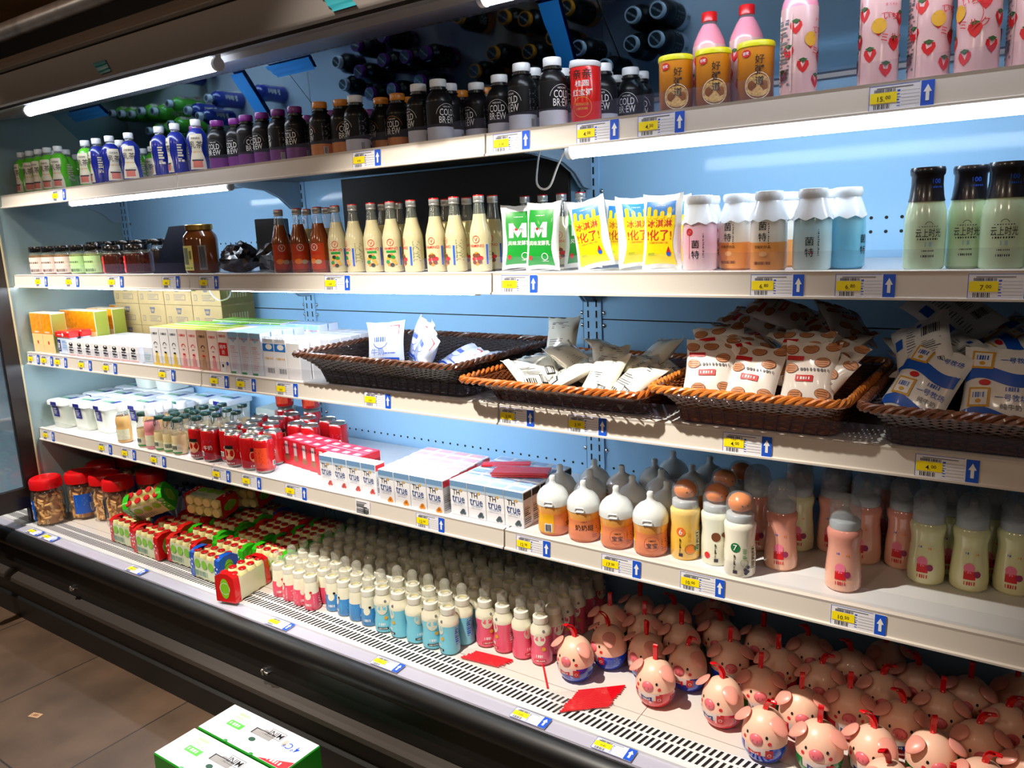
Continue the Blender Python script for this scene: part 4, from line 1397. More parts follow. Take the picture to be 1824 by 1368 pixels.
sm = carton('small', 0.064, 0.042, 0.064, WCARD, d_small, group='small white cartons')
for j in range(6):
    for i in range(8):
        sm.place((0.355 + 0.0655 * i, -0.47 + 0.0435 * j, Z3 + E1), 0, 'small white milk carton with black print', mode='0.02')
wrap = MB().box(-0.032, 0.032, -0.065, 0.065, 0, 0.068, M('cloudy_film', (226, 230, 240), 0.15, alpha=0.75, coat=0.5), bev=0.004)
wrap.bars(flat(-0.0656), -0.024, 0.024, 0.01, 0.05, M('pale_blue_print', (1, 1, 1)), 5, False)
o = link('film_wrapped_pack', wrap.mesh('film_wrapped_pack', False))
o.location = (0.908, -0.425, Z3 + E1)
note(o, 'film wrapped white pack at the right of the small white cartons', 'pack')


def d_orange(b, F, Rt, T):
    b.patch(F(), -0.044, 0.044, 0.082, 0.168, M('orange_fruit_print', (244, 146, 8), 0.35, noise=0.3, nscale=60)).patch(F(), -0.044, 0.044, 0.004, 0.08, M('pale_orange_print', (238, 206, 140), 0.4))
    b.disc(F(0.001), 0.0, 0.045, 0.006, 0.008, REDP).bars(F(0.001), -0.02, 0.02, 0.086, 0.093, WPRINT, 6)
    b.patch(Rt(), -0.028, 0.028, 0.004, 0.165, M('yellow_green_print', (150, 160, 60), 0.4))
    b.bars(Rt(0.001), -0.02, 0.02, 0.02, 0.06, WPRINT, 6)


oc = carton('orange', 0.09, 0.06, 0.17, M('cream_carton', (232, 220, 190), 0.35), d_orange, 'juice_carton', 'carton', group='orange cartons')
for x, y in ((0.06, -0.45), (0.155, -0.452)):
    oc.place((x, y, Z3 + E1), 0, 'tall orange printed carton at the front near the end panel')
for x, y in ((0.085, -0.335), (0.18, -0.335), (0.274, -0.335), (0.14, -0.245), (0.25, -0.245), (0.10, -0.12)):
    oc.place((x, y, Z3 + E1), 0.05, 'tall orange printed carton standing behind the front pair', mode='0.05')

wf = M('pale_blue_pack', (206, 220, 238), 0.25, coat=0.4)
rt = M('red_pack_top', (222, 26, 24), 0.25, coat=0.4)
b = MB().box(-0.05, 0.05, -0.02, 0.02, 0, 0.075, wf, bev=0.006)
t_ = MB().box(-0.053, 0.053, -0.024, 0.024, 0.07, 0.098, rt, bev=0.005)
t_.disc(flat(-0.0246), 0.012, 0.084, 0.007, 0.007, WPRINT).bars(flat(-0.0246), -0.03, 0.0, 0.082, 0.086, WPRINT, 5)
b.patch(flat(-0.0205), -0.046, -0.022, 0.012, 0.062, M('navy_print', (30, 44, 120), 0.5)).bars(flat(-0.0212), -0.043, -0.025, 0.02, 0.055, WPRINT, 5, False).bars(flat(-0.0205), -0.01, 0.04, 0.02, 0.06, M('sky_print', (110, 160, 220), 0.5), 7, False)
pr = P('milk_pack', 'pack', 'red topped packs', ('pack', b, None, False), ('pack_top', t_, None, False))
pr.place((0.262, -0.455, Z3 + E1), 0.0, 'pale blue pack with red top before the orange cartons')
pr.place((0.262, -0.402, Z3 + E1), 0.0, 'pale blue pack with red top before the orange cartons')

SKIN = {}


def slim(kind):
    w, d, h = 0.054, 0.042, 0.142

    def deco(b, F, Rt, T):
        f, f2 = F(), F(0.001)
        if kind in ('yellow', 'pink', 'mocha'):
            colm = {'yellow': M('banana_print', (230, 196, 60), 0.4), 'pink': M('rose_print', (232, 150, 150), 0.4), 'mocha': M('mocha_print', (176, 128, 96), 0.4)}[kind]
            b.patch(T(0.0005), -w / 2 + 0.001, w / 2 - 0.001, -d / 2 + 0.001, d / 2 - 0.001, M('lime_top', (196, 222, 40), 0.4))
            b.bars(f, -0.018, 0.018, 0.116, 0.124, REDP if kind == 'pink' else INK, 5).ring(f, 0, 0.078, 0.009, 0.012, REDP if kind == 'pink' else INK, 0.1, pi - 0.1).bars(f, -0.008, 0.008, 0.068, 0.072, GREYP, 4)
            b.patch(f, -0.010, 0.010, 0.012, 0.034, colm).disc(f, 0, 0.034, 0.010, 0.010, colm).patch(f, -0.0065, 0.0065, 0.034, 0.052, colm).patch(f2, -0.0065, 0.0065, 0.050, 0.056, INK if kind == 'yellow' else REDP)
            b.patch(f, -0.026, 0.026, 0.002, 0.012, colm)
        elif kind == 'redcream':
            b.patch(f, -0.023, 0.023, 0.060, 0.104, REDP).text('纯牛', 0.015, f2, WPRINT, (0, 0.090), width=0.034).text('奶', 0.015, f2, WPRINT, (0, 0.072)).bars(f, -0.02, 0.02, 0.122, 0.13, REDP, 6)
            b.disc(f, -0.006, 0.02, 0.012, 0.014, WPRINT).disc(f2, -0.010, 0.026, 0.005, 0.006, INK).disc(f, 0.014, 0.034, 0.006, 0.007, TAGBLUE)
        elif kind == 'blue':
            m = M('sky_carton_top', (150, 196, 232), 0.4)
            b.patch(T(0.0005), -w / 2 + 0.001, w / 2 - 0.001, -d / 2 + 0.001, d / 2 - 0.001, m)
            b.add([f(-0.026, 0.141), f(0.026, 0.141), f(0.026, 0.128), f(0, 0.108), f(-0.026, 0.128)], [(4, 3, 2, 1, 0)], m)
            b.bars(f, -0.022, 0.022, 0.118, 0.124, REDP, 6).bars(f, -0.018, 0.020, 0.02, 0.10, M('pink_line', (222, 160, 176), 0.5), 12, False, 0.3, 7).patch(f, -0.026, 0.0, 0.002, 0.010, GREENP)
        elif kind == 'bluewave':
            b.patch(f, -0.026, 0.026, 0.088, 0.112, M('wave_blue', (40, 120, 214), 0.4)).disc(f2, 0.004, 0.102, 0.016, 0.009, WPRINT).bars(f, -0.022, 0.022, 0.062, 0.068, GOLD, 6).bars(f, -0.012, 0.022, 0.018, 0.034, GREYP, 12).bars(f, -0.022, 0.022, 0.118, 0.134, M('silver_print', (190, 196, 206), 0.5), 7)
        elif kind == 'plain':
            b.patch(T(0.0005), -w / 2 + 0.004, w / 2 - 0.004, -d / 2 + 0.004, d / 2 - 0.004, M('silver_print', (190, 196, 206), 0.5))
        elif kind == 'lime':
            b.patch(T(0.0005), -w / 2 + 0.001, w / 2 - 0.001, -d / 2 + 0.001, d / 2 - 0.001, M('green_top', (120, 200, 40), 0.4)).patch(f, -0.026, 0.026, 0.10, 0.14, M('green_top', (1, 1, 1))).bars(f2, -0.022, 0.022, 0.108, 0.118, INK, 5)
    body = {'yellow': WCARD, 'pink': M('blush_carton', (240, 214, 206), 0.35, coat=0.2), 'mocha': M('tan_carton', (190, 150, 120), 0.35, coat=0.2), 'redcream': M('warm_carton', (240, 226, 220), 0.35), 'blue': M('ice_carton', (222, 230, 244), 0.35, coat=0.2), 'bluewave': WCARD, 'plain': WCARD, 'lime': WCARD}[kind]
    h2 = {'bluewave': 0.128, 'plain': 0.118}.get(kind, 0.142)
    return carton(kind, w, d, h2, body, deco, group=kind + ' slim cartons') if kind not in ('bluewave', 'plain') else carton(kind, 0.06 if kind == 'plain' else w, d, h2, body, deco, group=kind + ' cartons')


S = {k: slim(k) for k in ('yellow', 'pink', 'mocha', 'redcream', 'blue', 'bluewave', 'plain', 'lime')}
X = 0.972
runs = [('yellow', 3), ('pink', 2), ('mocha', 1), ('pink', 1), ('redcream', 1), ('blue', 3)]
DSC = {'yellow': 'slim cream carton with banana yellow bottle print', 'pink': 'slim blush carton with pink bottle print', 'mocha': 'slim tan carton', 'redcream': 'slim carton with red speech panel', 'blue': 'slim carton with pale blue folded top', 'bluewave': 'white carton with blue wave band', 'plain': 'plain white carton', 'lime': 'slim white carton with green top'}
for k, n in runs:
    for _ in range(n):
        S[k].place((X, -0.472, Z3 + E1), 0, DSC[k], mode='0.03')
        for j, y in enumerate((-0.425, -0.378, -0.331)):
            kk = k if j < 1 else ('lime' if k in ('yellow', 'mocha') else ('blue' if j == 2 else k))
            S[kk].place((X, y, Z3 + E1), 0, DSC[kk], mode='0.03')
        X += 0.0565
for i in range(7):
    for j in range(2):
        S['lime'].place((1.03 + 0.0565 * i, -0.25 + 0.048 * j, Z3 + E1), 0, 'slim green topped carton at the back of the milk cartons', mode='0.03')
for i in range(3):
    for j in range(2):
        S['blue'].place((1.45 + 0.0565 * i, -0.25 + 0.048 * j, Z3 + E1), 0, 'slim carton with pale blue top in the back rows', mode='0.03')
for i in range(2):
    S['bluewave'].place((1.60 + 0.056 * i, -0.472, Z3 + E1), 0, DSC['bluewave'])
    S['bluewave'].place((1.60 + 0.056 * i, -0.425, Z3 + E1), 0, 'white carton with blue wave band, second row')
for j in range(2):
    S['plain'].place((1.716, -0.472 + 0.047 * j, Z3 + E1), 0, 'white carton at the front left of the black basket', mode='0.03')
for i in range(4):
    for j in range(5):
        if i < 3:
            S['plain'].place((1.62 + 0.0625 * i, -0.372 + 0.0445 * j, Z3 + E1), 0, 'plain white carton in the block behind the black basket', mode='0.02')

# cardboard cases stacked at the back
cb = M('tan_cardboard', (172, 150, 100), 0.7, noise=0.06, nscale=20)
cs = M('olive_cardboard', (120, 108, 56), 0.7, noise=0.1, nscale=20)


def case_box(w, h, d):
    b = MB().box(0, w, 0, d, 0, h, cb)
    b.patch(lambda y, z: (w + 0.0006, y, z), 0.002, d - 0.002, 0.002, h - 0.002, cs)
    b.bars(lambda y, z: (w + 0.0012, y, z), 0.03, d - 0.03, h * 0.3, h * 0.65, M('faded_print', (170, 160, 110), 0.6), 8)
    f, f2 = flat(-0.0006), flat(-0.0012)
    ik = M('slate_print', (86, 90, 104), 0.6)
    b.add([f(w * 0.40, h * 0.86), f(w * 0.45, h * 0.58), f(w * 0.57, h * 0.58), f(w * 0.62, h * 0.86)], [(0, 1, 2, 3)], ik)
    b.bars(f2, w * 0.43, w * 0.59, h * 0.66, h * 0.78, cb, 4)
    for q in ((0.08, 0.20), (0.38, 0.80)):
        b.patch(f, w * q[0], w * q[1], h * 0.20, h * 0.46, ik).patch(f2, w * q[0] + 0.002, w * q[1] - 0.002, h * 0.20 + 0.002, h * 0.46 - 0.002, cb)
        b.bars(flat(-0.0018), w * q[0] + 0.006, w * q[1] - 0.006, h * 0.24, h * 0.42, ik, 4, False, 0.3)
    b.box(-0.0002, w + 0.0002, d * 0.45, d * 0.55, h, h + 0.0004, M('parcel_tape', (190, 170, 120), 0.4))
    return P('cardboard_case', 'cardboard box', 'stacked cardboard cases', ('cardboard_case', b, None, False))


cbx = case_box(0.1895, 0.091, 0.155)
for k, rowname in enumerate(('bottom', 'middle', 'top')):
    for i in range(4):
        cbx.place((0.175 + 0.1935 * i, -0.185, Z3 + E1 + k * 0.0925), 0, 'tan cardboard case in the %s row of the stack' % rowname)

# --- woven baskets --------------------------------------------------------------


def basket(label, x0, x1, y0, y1, h, mats, rz=0.0, inset=0.036, iny=0.084):
    strand, stake, rimm = mats
    cx, cy = (x0 + x1) / 2, (y0 + y1) / 2
    W, D = (x1 - x0), (y1 - y0)
    root = thing('wicker_basket', label, 'basket', (cx, cy, Z3 + 0.001), (0, 0, rz), 'wicker baskets on the third shelf')

    def loop(z, n, wob=0.0, ph=0, off=0.0):
        k = (z / h)
        a = W / 2 - inset * (1 - k ** 3) + off
        b = D / 2 - iny * (1 - k ** 2) + off
        rc = 0.03
        pts = []
        per = 4 * (a + b)
        for i in range(n):
            s = per * i / n
            # rounded rectangle walk
            if s < 2 * a:
                x, y, nx, ny = -a + s, -b, 0, -1
            elif s < 2 * a + 2 * b:
                x, y, nx, ny = a, -b + (s - 2 * a), 1, 0
            elif s < 4 * a + 2 * b:
                x, y, nx, ny = a - (s - 2 * a - 2 * b), b, 0, 1
            else:
                x, y, nx, ny = -a, b - (s - 4 * a - 2 * b), -1, 0
            # round the corners
            qx, qy = max(-a + rc, min(a - rc, x)), max(-b + rc, min(b - rc, y))
            v = Vector((x - qx, y - qy, 0))
            if v.length > rc:
                v = v.normalized() * rc
                nx, ny = v.x / rc, v.y / rc
            w = wob * (1 if (i + ph) % 2 else -1)
            pts.append((qx + v.x + nx * w, qy + v.y + ny * w, z))
        return pts
    n = 2 * int(round(2 * (W + D) / 0.036))
    mb = MB()
    z = 0.006
    k = 0
    while z < h - 0.008:
        mb.tube(loop(z, n, 0.0028, k), 0.0032, strand, 5, True)
        q = z / h
        slope = iny * 2 * q / h
        z += 0.0064 / math.sqrt(1 + slope * slope)
        k += 1
    link('woven_wall', mb.mesh('woven_wall'), root)
    mb = MB()
    a, b_ = loop(0.002, n // 2), loop(h - 0.004, n // 2)
    mid, hi_ = loop(h * 0.5, n // 2), loop(h * 0.8, n // 2)
    for i in range(n // 2):
        mb.tube([a[i], mid[i], hi_[i], b_[i]], 0.0021, stake, 5)
    link('stakes', mb.mesh('stakes'), root)
    mb = MB()
    base = loop(0.003, 64)
    mb.add([(0, 0, 0.003)] + base, [(0, 1 + i, 1 + (i + 1) % 64) for i in range(64)], stake)
    mb.add([(0, 0, 0.001)] + [(p[0], p[1], 0.001) for p in base], [(0, 1 + (i + 1) % 64, 1 + i) for i in range(64)], stake)
    link('basket_base', mb.mesh('basket_base', False), root)
    mb = MB()
    ctr = loop(h, 240)
    for s in range(3):
        pts = []
        for i, p in enumerate(ctr):
            q = Vector(p) - Vector((0, 0, h))
            nrm = q.normalized()
            ang = 2 * pi * (i * 16 / 240.0 * 2 + s / 3)
            pts.append(Vector(p) + nrm * 0.0055 * cos(ang) + Vector((0, 0, 0.0055 * sin(ang))))
        mb.tube(pts, 0.0048, rimm, 6, True)
    link('braided_rim', mb.mesh('braided_rim'), root)
    return root


def wick(nm, rgb):
    return M(nm, tuple(min(255, int(c * 1.12)) for c in rgb), 0.35, coat=0.3, noise=0.3, nscale=40)


DKW = (wick('black_wicker', (44, 34, 32)), wick('black_stake', (30, 24, 22)), wick('black_brown_rim', (78, 46, 28)))
BRW = (wick('brown_wicker', (96, 52, 26)), wick('brown_stake', (74, 40, 22)), wick('chestnut_rim', (168, 92, 36)))
MDW = (wick('mid_wicker', (112, 62, 30)), wick('mid_stake', (80, 46, 26)), wick('amber_rim', (190, 112, 44)))
DBW = (wick('dark_brown_wicker', (62, 40, 32)), wick('dark_brown_stake', (44, 30, 26)), wick('dark_rim', (104, 62, 40)))
basket('large black wicker basket left of the brown ones', 1.79, 2.405, -0.562, -0.055, 0.098, DKW)
basket('brown wicker basket of clear bags between black and amber baskets', 2.416, 2.920, -0.562, -0.055, 0.068, BRW, iny=0.1)
basket('amber rimmed wicker basket heaped with walnut milk bags', 2.934, 3.335, -0.562, -0.055, 0.087, MDW)
basket('dark brown wicker basket of blue and white milk bags', 3.357, 3.765, -0.562, -0.055, 0.085, DBW)


# --- bags in the baskets --------------------------------------------------------
def bag_proto(kind, seed):
    w, h, t = {'smile': (0.135, 0.15, 0.04), 'clear': (0.10, 0.155, 0.036), 'walnut': (0.118, 0.15, 0.036), 'farm': (0.125, 0.165, 0.038), 'back': (0.125, 0.165, 0.038)}[kind]
    vs, fs, top = pillow(w, h, t, None, 14, 16, 0.07, 2.5, seed, 0.05)
    T = lambda e: (lambda x, y: top(x, y, e))
    f, f2, f3 = T(0.0012), T(0.0022), T(0.003)
    l = MB()
    if kind == 'smile':
        body = M('white_bag_film', (230, 234, 244), 0.22, coat=0.5)
        l.add([f(0.02, 0.062), f(0.055, 0.062), f(0.055, 0.03)], [(2, 1, 0)], REDP).bars(f2, 0.036, 0.052, 0.050, 0.058, WPRINT, 3)
        l.bars(f, -0.030, 0.012, 0.010, 0.026, TAGBLUE, 6, True, 0.5, 3).ring(f, -0.01, 0.014, 0.024, 0.026, TAGBLUE, pi + 0.3, 2 * pi - 0.3).text('牛奶', 0.024, f, M('pale_ink', (120, 136, 200), 0.5), (-0.02, -0.022), width=0.048).bars(f, -0.005, 0.045, -0.03, -0.025, TAGBLUE, 9)
        l.patch(f, -0.054, 0.054, -0.062, -0.042, TAGBLUE, 8, 2).bars(f2, -0.03, 0.03, -0.055, -0.049, WPRINT, 7)
    elif kind == 'clear':
        body = M('cream_filled_film', (246, 246, 232), 0.14, coat=0.9)
        l.bars(f, -0.03, 0.03, 0.040, 0.062, INK, 5, False, 0.35, seed).bars(f, -0.03, 0.02, -0.03, 0.01, GREYP, 6, False, 0.3, seed + 3).patch(f, 0.012, 0.036, -0.062, -0.030, INK, 3, 3).bars(f2, 0.014, 0.034, -0.058, -0.034, WPRINT, 5).bars(f, -0.038, 0.0, -0.062, -0.045, INK, 6)
    elif kind == 'walnut':
        body = M('white_walnut_film', (240, 234, 228), 0.25, coat=0.5)
        rnd = random.Random(seed)
        nut, ln = M('walnut_print', (206, 142, 98), 0.5), M('walnut_line', (110, 52, 30), 0.5)
        for cx, cy in ((-0.036, 0.012), (0.03, 0.028), (-0.02, -0.046), (0.038, -0.04), (0.0, 0.058), (-0.042, 0.054), (0.045, 0.064), (0.004, -0.062)):
            l.disc(f, cx, cy, 0.0165, 0.0112, ln, 16).disc(T(0.0017), cx, cy, 0.0152, 0.0100, nut, 16)
            for q in (-0.006, 0.0, 0.006):
                l.patch(f2, cx - 0.011, cx + 0.011, cy + q * 0.8 - 0.0004, cy + q * 0.8 + 0.0004, ln, 4)
        l.patch(f2, -0.022, 0.016, -0.016, -0.002, REDP, 4).bars(f3, -0.018, 0.012, -0.012, -0.006, WPRINT, 5).bars(f2, -0.022, 0.05, 0.008, 0.014, GREYP, 10).patch(f2, -0.05, -0.01, 0.030, 0.040, REDP, 4)
    elif kind == 'farm':
        body = M('white_farm_film', (234, 236, 238), 0.25, coat=0.5)
        blue = M('farm_blue', (30, 92, 200), 0.35, coat=0.3)

        def wave(y, th_):
            return lambda s, c: (-0.058 + 0.116 * s, y + 0.008 * sin(s * 6) + th_ * (c - 0.5))
        l.patch(f, 0, 0, 0, 0, blue, 16, 2, wave(0.022, 0.026)).patch(f, 0, 0, 0, 0, blue, 16, 2, wave(-0.058, 0.022))
        for cx, cy in ((-0.028, -0.020), (-0.028, 0.056)):
            l.patch(f2, cx - 0.019, cx + 0.019, cy - 0.020, cy + 0.018, GOLD, 3, 3).patch(f3, cx - 0.015, cx + 0.015, cy - 0.016, cy + 0.014, WPRINT, 3, 3)
            f4 = T(0.004)
            l.bars(f4, cx - 0.011, cx + 0.011, cy - 0.002, cy + 0.008, blue, 5).disc(f4, cx, cy - 0.009, 0.005, 0.004, GOLD)
        l.disc(f2, -0.02, 0.008, 0.010, 0.006, REDP)
        l.text('一号牧场', 0.013, f2, blue, (0.026, -0.020), width=0.054).text('纯牛奶', 0.011, f2, GREYP, (0.026, -0.038), width=0.036).bars(f2, 0.014, 0.038, -0.008, 0.0, blue, 5).text('一号牧场', 0.012, f2, blue, (0.026, 0.056), width=0.05)
    else:
        body = M('white_farm_film', (234, 236, 238), 0.25, coat=0.5)
        blue = M('farm_blue', (30, 92, 200), 0.35, coat=0.3)
        l.patch(f, -0.05, -0.03, 0.02, 0.045, blue, 2, 2).patch(f, -0.05, -0.03, -0.045, -0.02, blue, 2, 2).patch(f, 0.0, 0.01, 0.06, 0.07, blue).bars(f, 0.01, 0.05, 0.03, 0.055, INK, 10).bars(f, 0.012, 0.05, -0.05, -0.03, INK, 10)
        l.bars(f, 0.01, 0.05, -0.02, 0.02, GREYP, 8, False, 0.4, 4).bars(f, -0.02, 0.0, -0.06, 0.06, GREYP, 16, False, 0.3, 9)
    b = MB().add(vs, fs, body)
    return P('milk_bag', 'milk bag', {'smile': 'milk bags in the black basket', 'clear': 'clear bags in the brown basket', 'walnut': 'walnut milk bags', 'farm': 'blue and white farm milk bags', 'back': 'blue and white farm milk bags'}[kind], ('bag', b), ('print', l, 0))


def settle(x, y, z, xa, xb):
    """Keep a bag inside its basket: clear of the sloping sides when it lies low."""
    x = max(xa + 0.085, min(xb - 0.085, x))
    y = max(-0.415, min(-0.18, y))
    return x, y, max(z + 0.008, 0.062)


sb, sb2 = bag_proto('smile', 3), bag_proto('smile', 7)
R_ = radians
sb.place((1.955, -0.33, Z3 + 0.100), (R_(76), R_(-4), R_(14)), label='white milk bag with blue smile standing up in the black basket')
sb2.place((2.055, -0.28, Z3 + 0.105), (R_(74), R_(10), R_(-30)), label='white milk bag leaning second in the black basket')
sb.place((2.115, -0.33, Z3 + 0.090), (R_(66), R_(24), R_(-42)), label='milk bag on its edge at the middle of the black basket')
sb2.place((2.225, -0.31, Z3 + 0.066), (R_(26), R_(6), R_(-30)), label='blue ended milk bag lying flat at right in black basket')
sb2.place((2.30, -0.20, Z3 + 0.045), (R_(20), R_(6), R_(60)), label='milk bag lying low at the back of the black basket')
CL = [bag_proto('clear', s) for s in (2, 5, 9, 13)]
rnd = random.Random(21)
cpos = [(2.600, -0.410, 0.061, 22, 8, 60), (2.600, -0.360, 0.075, 20, -10, 40), (2.700, -0.390, 0.071, 28, 6, -60), (2.680, -0.330, 0.095, 30, -6, 75), (2.780, -0.350, 0.091, 38, 6, 30), (2.790, -0.420, 0.074, 46, 0, -12), (2.600, -0.240, 0.125, 62, -4, 5), (2.740, -0.250, 0.105, 30, 10, 100), (2.860, -0.410, 0.068, 32, 10, -30), (2.860, -0.360, 0.082, 28, 6, 35), (2.840, -0.240, 0.100, 34, -6, -25), (2.680, -0.190, 0.070, 15, 0, 80), (2.560, -0.170, 0.060, 12, 0, 20), (2.800, -0.170, 0.060, 12, 0, 95), (2.900, -0.270, 0.075, 20, -8, 60)]
for i, (x, y, z, a, b_, c_) in enumerate(cpos):
    x, y, z = settle(2.668 + (x - 2.72) * 1.15, y, z - 0.012, 2.416, 2.920)
    CL[i % 4].place((x, y, Z3 + z), (R_(a), R_(b_), R_(c_)), 'clear bag of creamy yogurt in the brown basket', mode='0.06')
WN = [bag_proto('walnut', s) for s in (2, 6, 11)]
wpos = [(3.055, -0.43, 0.098, 62, 0, 10), (3.160, -0.445, 0.092, 58, 4, -4), (3.275, -0.435, 0.102, 68, -2, -8), (3.345, -0.40, 0.092, 60, 20, -40), (3.05, -0.34, 0.125, 55, -8, 20), (3.15, -0.36, 0.120, 40, 4, 60), (3.24, -0.36, 0.128, 48, 0, -14), (3.32, -0.33, 0.11, 50, 14, -32), (3.10, -0.27, 0.150, 22, 10, 75), (3.22, -0.27, 0.140, 30, -4, 96), (3.09, -0.19, 0.180, 16, -12, 80), (3.15, -0.20, 0.208, 18, -18, 82), (3.26, -0.19, 0.165, 24, -10, 60), (3.32, -0.24, 0.13, 30, -6, -50), (3.31, -0.18, 0.185, 26, 20, 40), (3.03, -0.25, 0.10, 22, 8, 30), (3.05, -0.17, 0.09, 10, 0, 15), (3.21, -0.17, 0.09, 8, 0, 80)]
for i, (x, y, z, a, b_, c_) in enumerate(wpos):
    x, y, z = settle(x - 0.042, y, z, 2.934, 3.335)
    WN[i % 3].place((x, y, Z3 + z), (R_(a), R_(b_), R_(c_)), 'white milk bag printed with walnuts in amber basket', mode='0.06')
FM, BK = [bag_proto('farm', s) for s in (3, 8, 12)], [bag_proto('back', s) for s in (4, 9)]
fpos = [(3.425, -0.36, 0.150, 54, -28, -14, 'b'), (3.50, -0.43, 0.100, 56, 12, -20, 'f'), (3.62, -0.435, 0.100, 64, -2, -6, 'f'), (3.715, -0.39, 0.145, 50, 8, -14, 'f'), (3.52, -0.34, 0.130, 36, 14, -45, 'b'), (3.62, -0.31, 0.145, 30, 18, -50, 'f'), (3.52, -0.21, 0.215, 44, -34, 40, 'b'), (3.62, -0.22, 0.165, 26, 10, -42, 'f'), (3.70, -0.26, 0.15, 28, 0, -20, 'f'), (3.46, -0.27, 0.13, 30, -10, 30, 'f'), (3.58, -0.18, 0.12, 16, -10, 30, 'b'), (3.68, -0.18, 0.11, 12, 0, 70, 'f'), (3.48, -0.18, 0.10, 12, 0, 40, 'f')]
for i, (x, y, z, a, b_, c_, k) in enumerate(fpos):
    x, y, z = settle(x - 0.052, y, z, 3.350, 3.765)
    (FM[i % 3] if k == 'f' else BK[i % 2]).place((x, y, Z3 + z), (R_(a), R_(b_), R_(c_)), 'blue and white milk bag with gold framed badge' if k == 'f' else 'milk bag showing its barcode side', mode='0.06')

# ================================================================ lowest shelf
tubm = M('milky_tub', (232, 238, 226), 0.25, coat=0.3)
tubl = M('white_tub_lid', (238, 242, 246), 0.3, coat=0.3)
nvl = M('navy_label', (26, 30, 130), 0.4)
w, d, h = 0.128, 0.135, 0.115
b = MB()
lo, hi = [], []
for k, (s, z) in enumerate(((0.80, 0.0), (0.84, 0.004), (1.0, h))):
    pass
ring = lambda s, z, r=0.02: [(sx * (w / 2 * s - r) + r * cos(a), sy * (d / 2 * s - r) + r * sin(a), z) for sx, sy, a0 in ((1, 1, 0), (-1, 1, 90), (-1, -1, 180), (1, -1, 270)) for a in (radians(a0 + t * 30) for t in range(4))]


def loft(mb, rings, m, cap0=True, cap1=True):
    o = len(mb.v)
    n = len(rings[0])
    vs = [v for r in rings for v in r]
    fs = [(k * n + i, k * n + (i + 1) % n, (k + 1) * n + (i + 1) % n, (k + 1) * n + i) for k in range(len(rings) - 1) for i in range(n)]
    if cap0:
        fs.append(tuple(reversed(range(n))))
    if cap1:
        fs.append(tuple(range((len(rings) - 1) * n, len(rings) * n)))
    return mb.add(vs, fs, m)


loft(b, [ring(0.78, 0), ring(0.82, 0.004), ring(0.94, h)], tubm)
lid = loft(MB(), [ring(0.99, h - 0.014), ring(1.03, h - 0.012), ring(1.03, h), ring(1.0, h + 0.006), ring(0.96, h + 0.008)], tubl)
lab = MB()
T = topface(h + 0.0088)
lab.patch(T, -0.05, 0.05, -0.022, 0.022, M('pale_label', (214, 226, 238), 0.4)).patch(topface(h + 0.0094), -0.05, 0.02, -0.016, 0.006, M('grass_print', (40, 160, 70), 0.4)).patch(topface(h + 0.0094), 0.024, 0.05, -0.02, 0.022, nvl).bars(topface(h + 0.01), -0.04, 0.01, -0.010, 0.0, WPRINT, 6)
q = lambda x, z: (x, -d / 2 * (0.82 + 0.12 * (z / h)) - 0.0022, z)
lab.patch(q, -0.022, 0.022, 0.052, h - 0.012, nvl, 1, 3).patch(lambda x, z: (x, -d / 2 * 1.03 - 0.0008, z), -0.022, 0.022, h - 0.012, h + 0.004, nvl).bars(lambda x, z: (x, q(x, z)[1] - 0.0007, z), -0.015, 0.015, 0.062, 0.092, WPRINT, 6, False, 0.3)
tub = P('yogurt_tub', 'yogurt tub', 'white lidded yogurt tubs', ('tub', b), ('lid', lid), ('label', lab, 1))
for x, y in ((0.085, -0.405), (0.235, -0.385)):
    tub.place((x, y, Z4 + E1), 0.05, 'big white yogurt tub with navy label at the front')
for x, y in ((0.085, -0.25), (0.228, -0.235), (0.375, -0.37), (0.372, -0.225), (0.515, -0.30), (0.655, -0.26), (0.515, -0.155), (0.655, -0.115), (0.085, -0.10), (0.228, -0.09), (0.372, -0.08), (0.80, -0.09)):
    tub.place((x, y, Z4 + E1), random.uniform(-0.04, 0.04), 'white yogurt tub with green and navy lid label behind', mode='0.07')
for x, y in ((0.228, -0.09), (0.372, -0.08)):
    tub.place((x, y, Z4 + E1 + h + 0.0112), 0.03, 'white yogurt tub stacked on the back row of tubs')
link_w = MB().box(-0.06, 0.06, -0.055, 0.055, 0, 0.11, M('pale_green_card', (196, 214, 206), 0.5), bev=0.004)
o = link('plain_box', link_w.mesh('plain_box', False))
o.location = (1.085, -0.085, Z4 + E1)
note(o, 'plain pale green box at the back behind the swing bottles', 'box')

ym = M('cream_yogurt', (226, 208, 160), 0.2, coat=0.5)
gcap = M('dark_green_clip', (22, 56, 44), 0.3, coat=0.4)
pr = [(0.0235, 0), (0.027, 0.004), (0.027, 0.062, ym), (0.026, 0.074, CLEARP), (0.020, 0.098, CLEARP), (0.0155, 0.112, CLEARP), (0.0155, 0.122)]
b = MB().lathe(pr, ym, 22)
f, f2 = cyl(0.027, 0.2), cyl(0.027, 0.2, 0.0012)
l = MB().patch(f, -0.024, 0.03, 0.006, 0.042, M('cream_label', (226, 226, 196), 0.5), 10).bars(f2, -0.014, 0.014, 0.021, 0.036, M('deep_green_ink', (20, 70, 44), 0.5), 5, True, 0.6, 3).patch(f2, -0.024, 0.03, 0.006, 0.012, GREENP, 10)
c = MB().lathe([(0.0175, 0.121), (0.0195, 0.123), (0.0195, 0.131), (0.017, 0.135), (0.008, 0.1365), (0, 0.1365)], gcap, 20)
cw = MB().tube([(-0.008, -0.018, 0.122), (-0.008, -0.021, 0.104), (0.0, -0.022, 0.098), (0.008, -0.021, 0.104), (0.008, -0.018, 0.122)], 0.0014, gcap, 5)
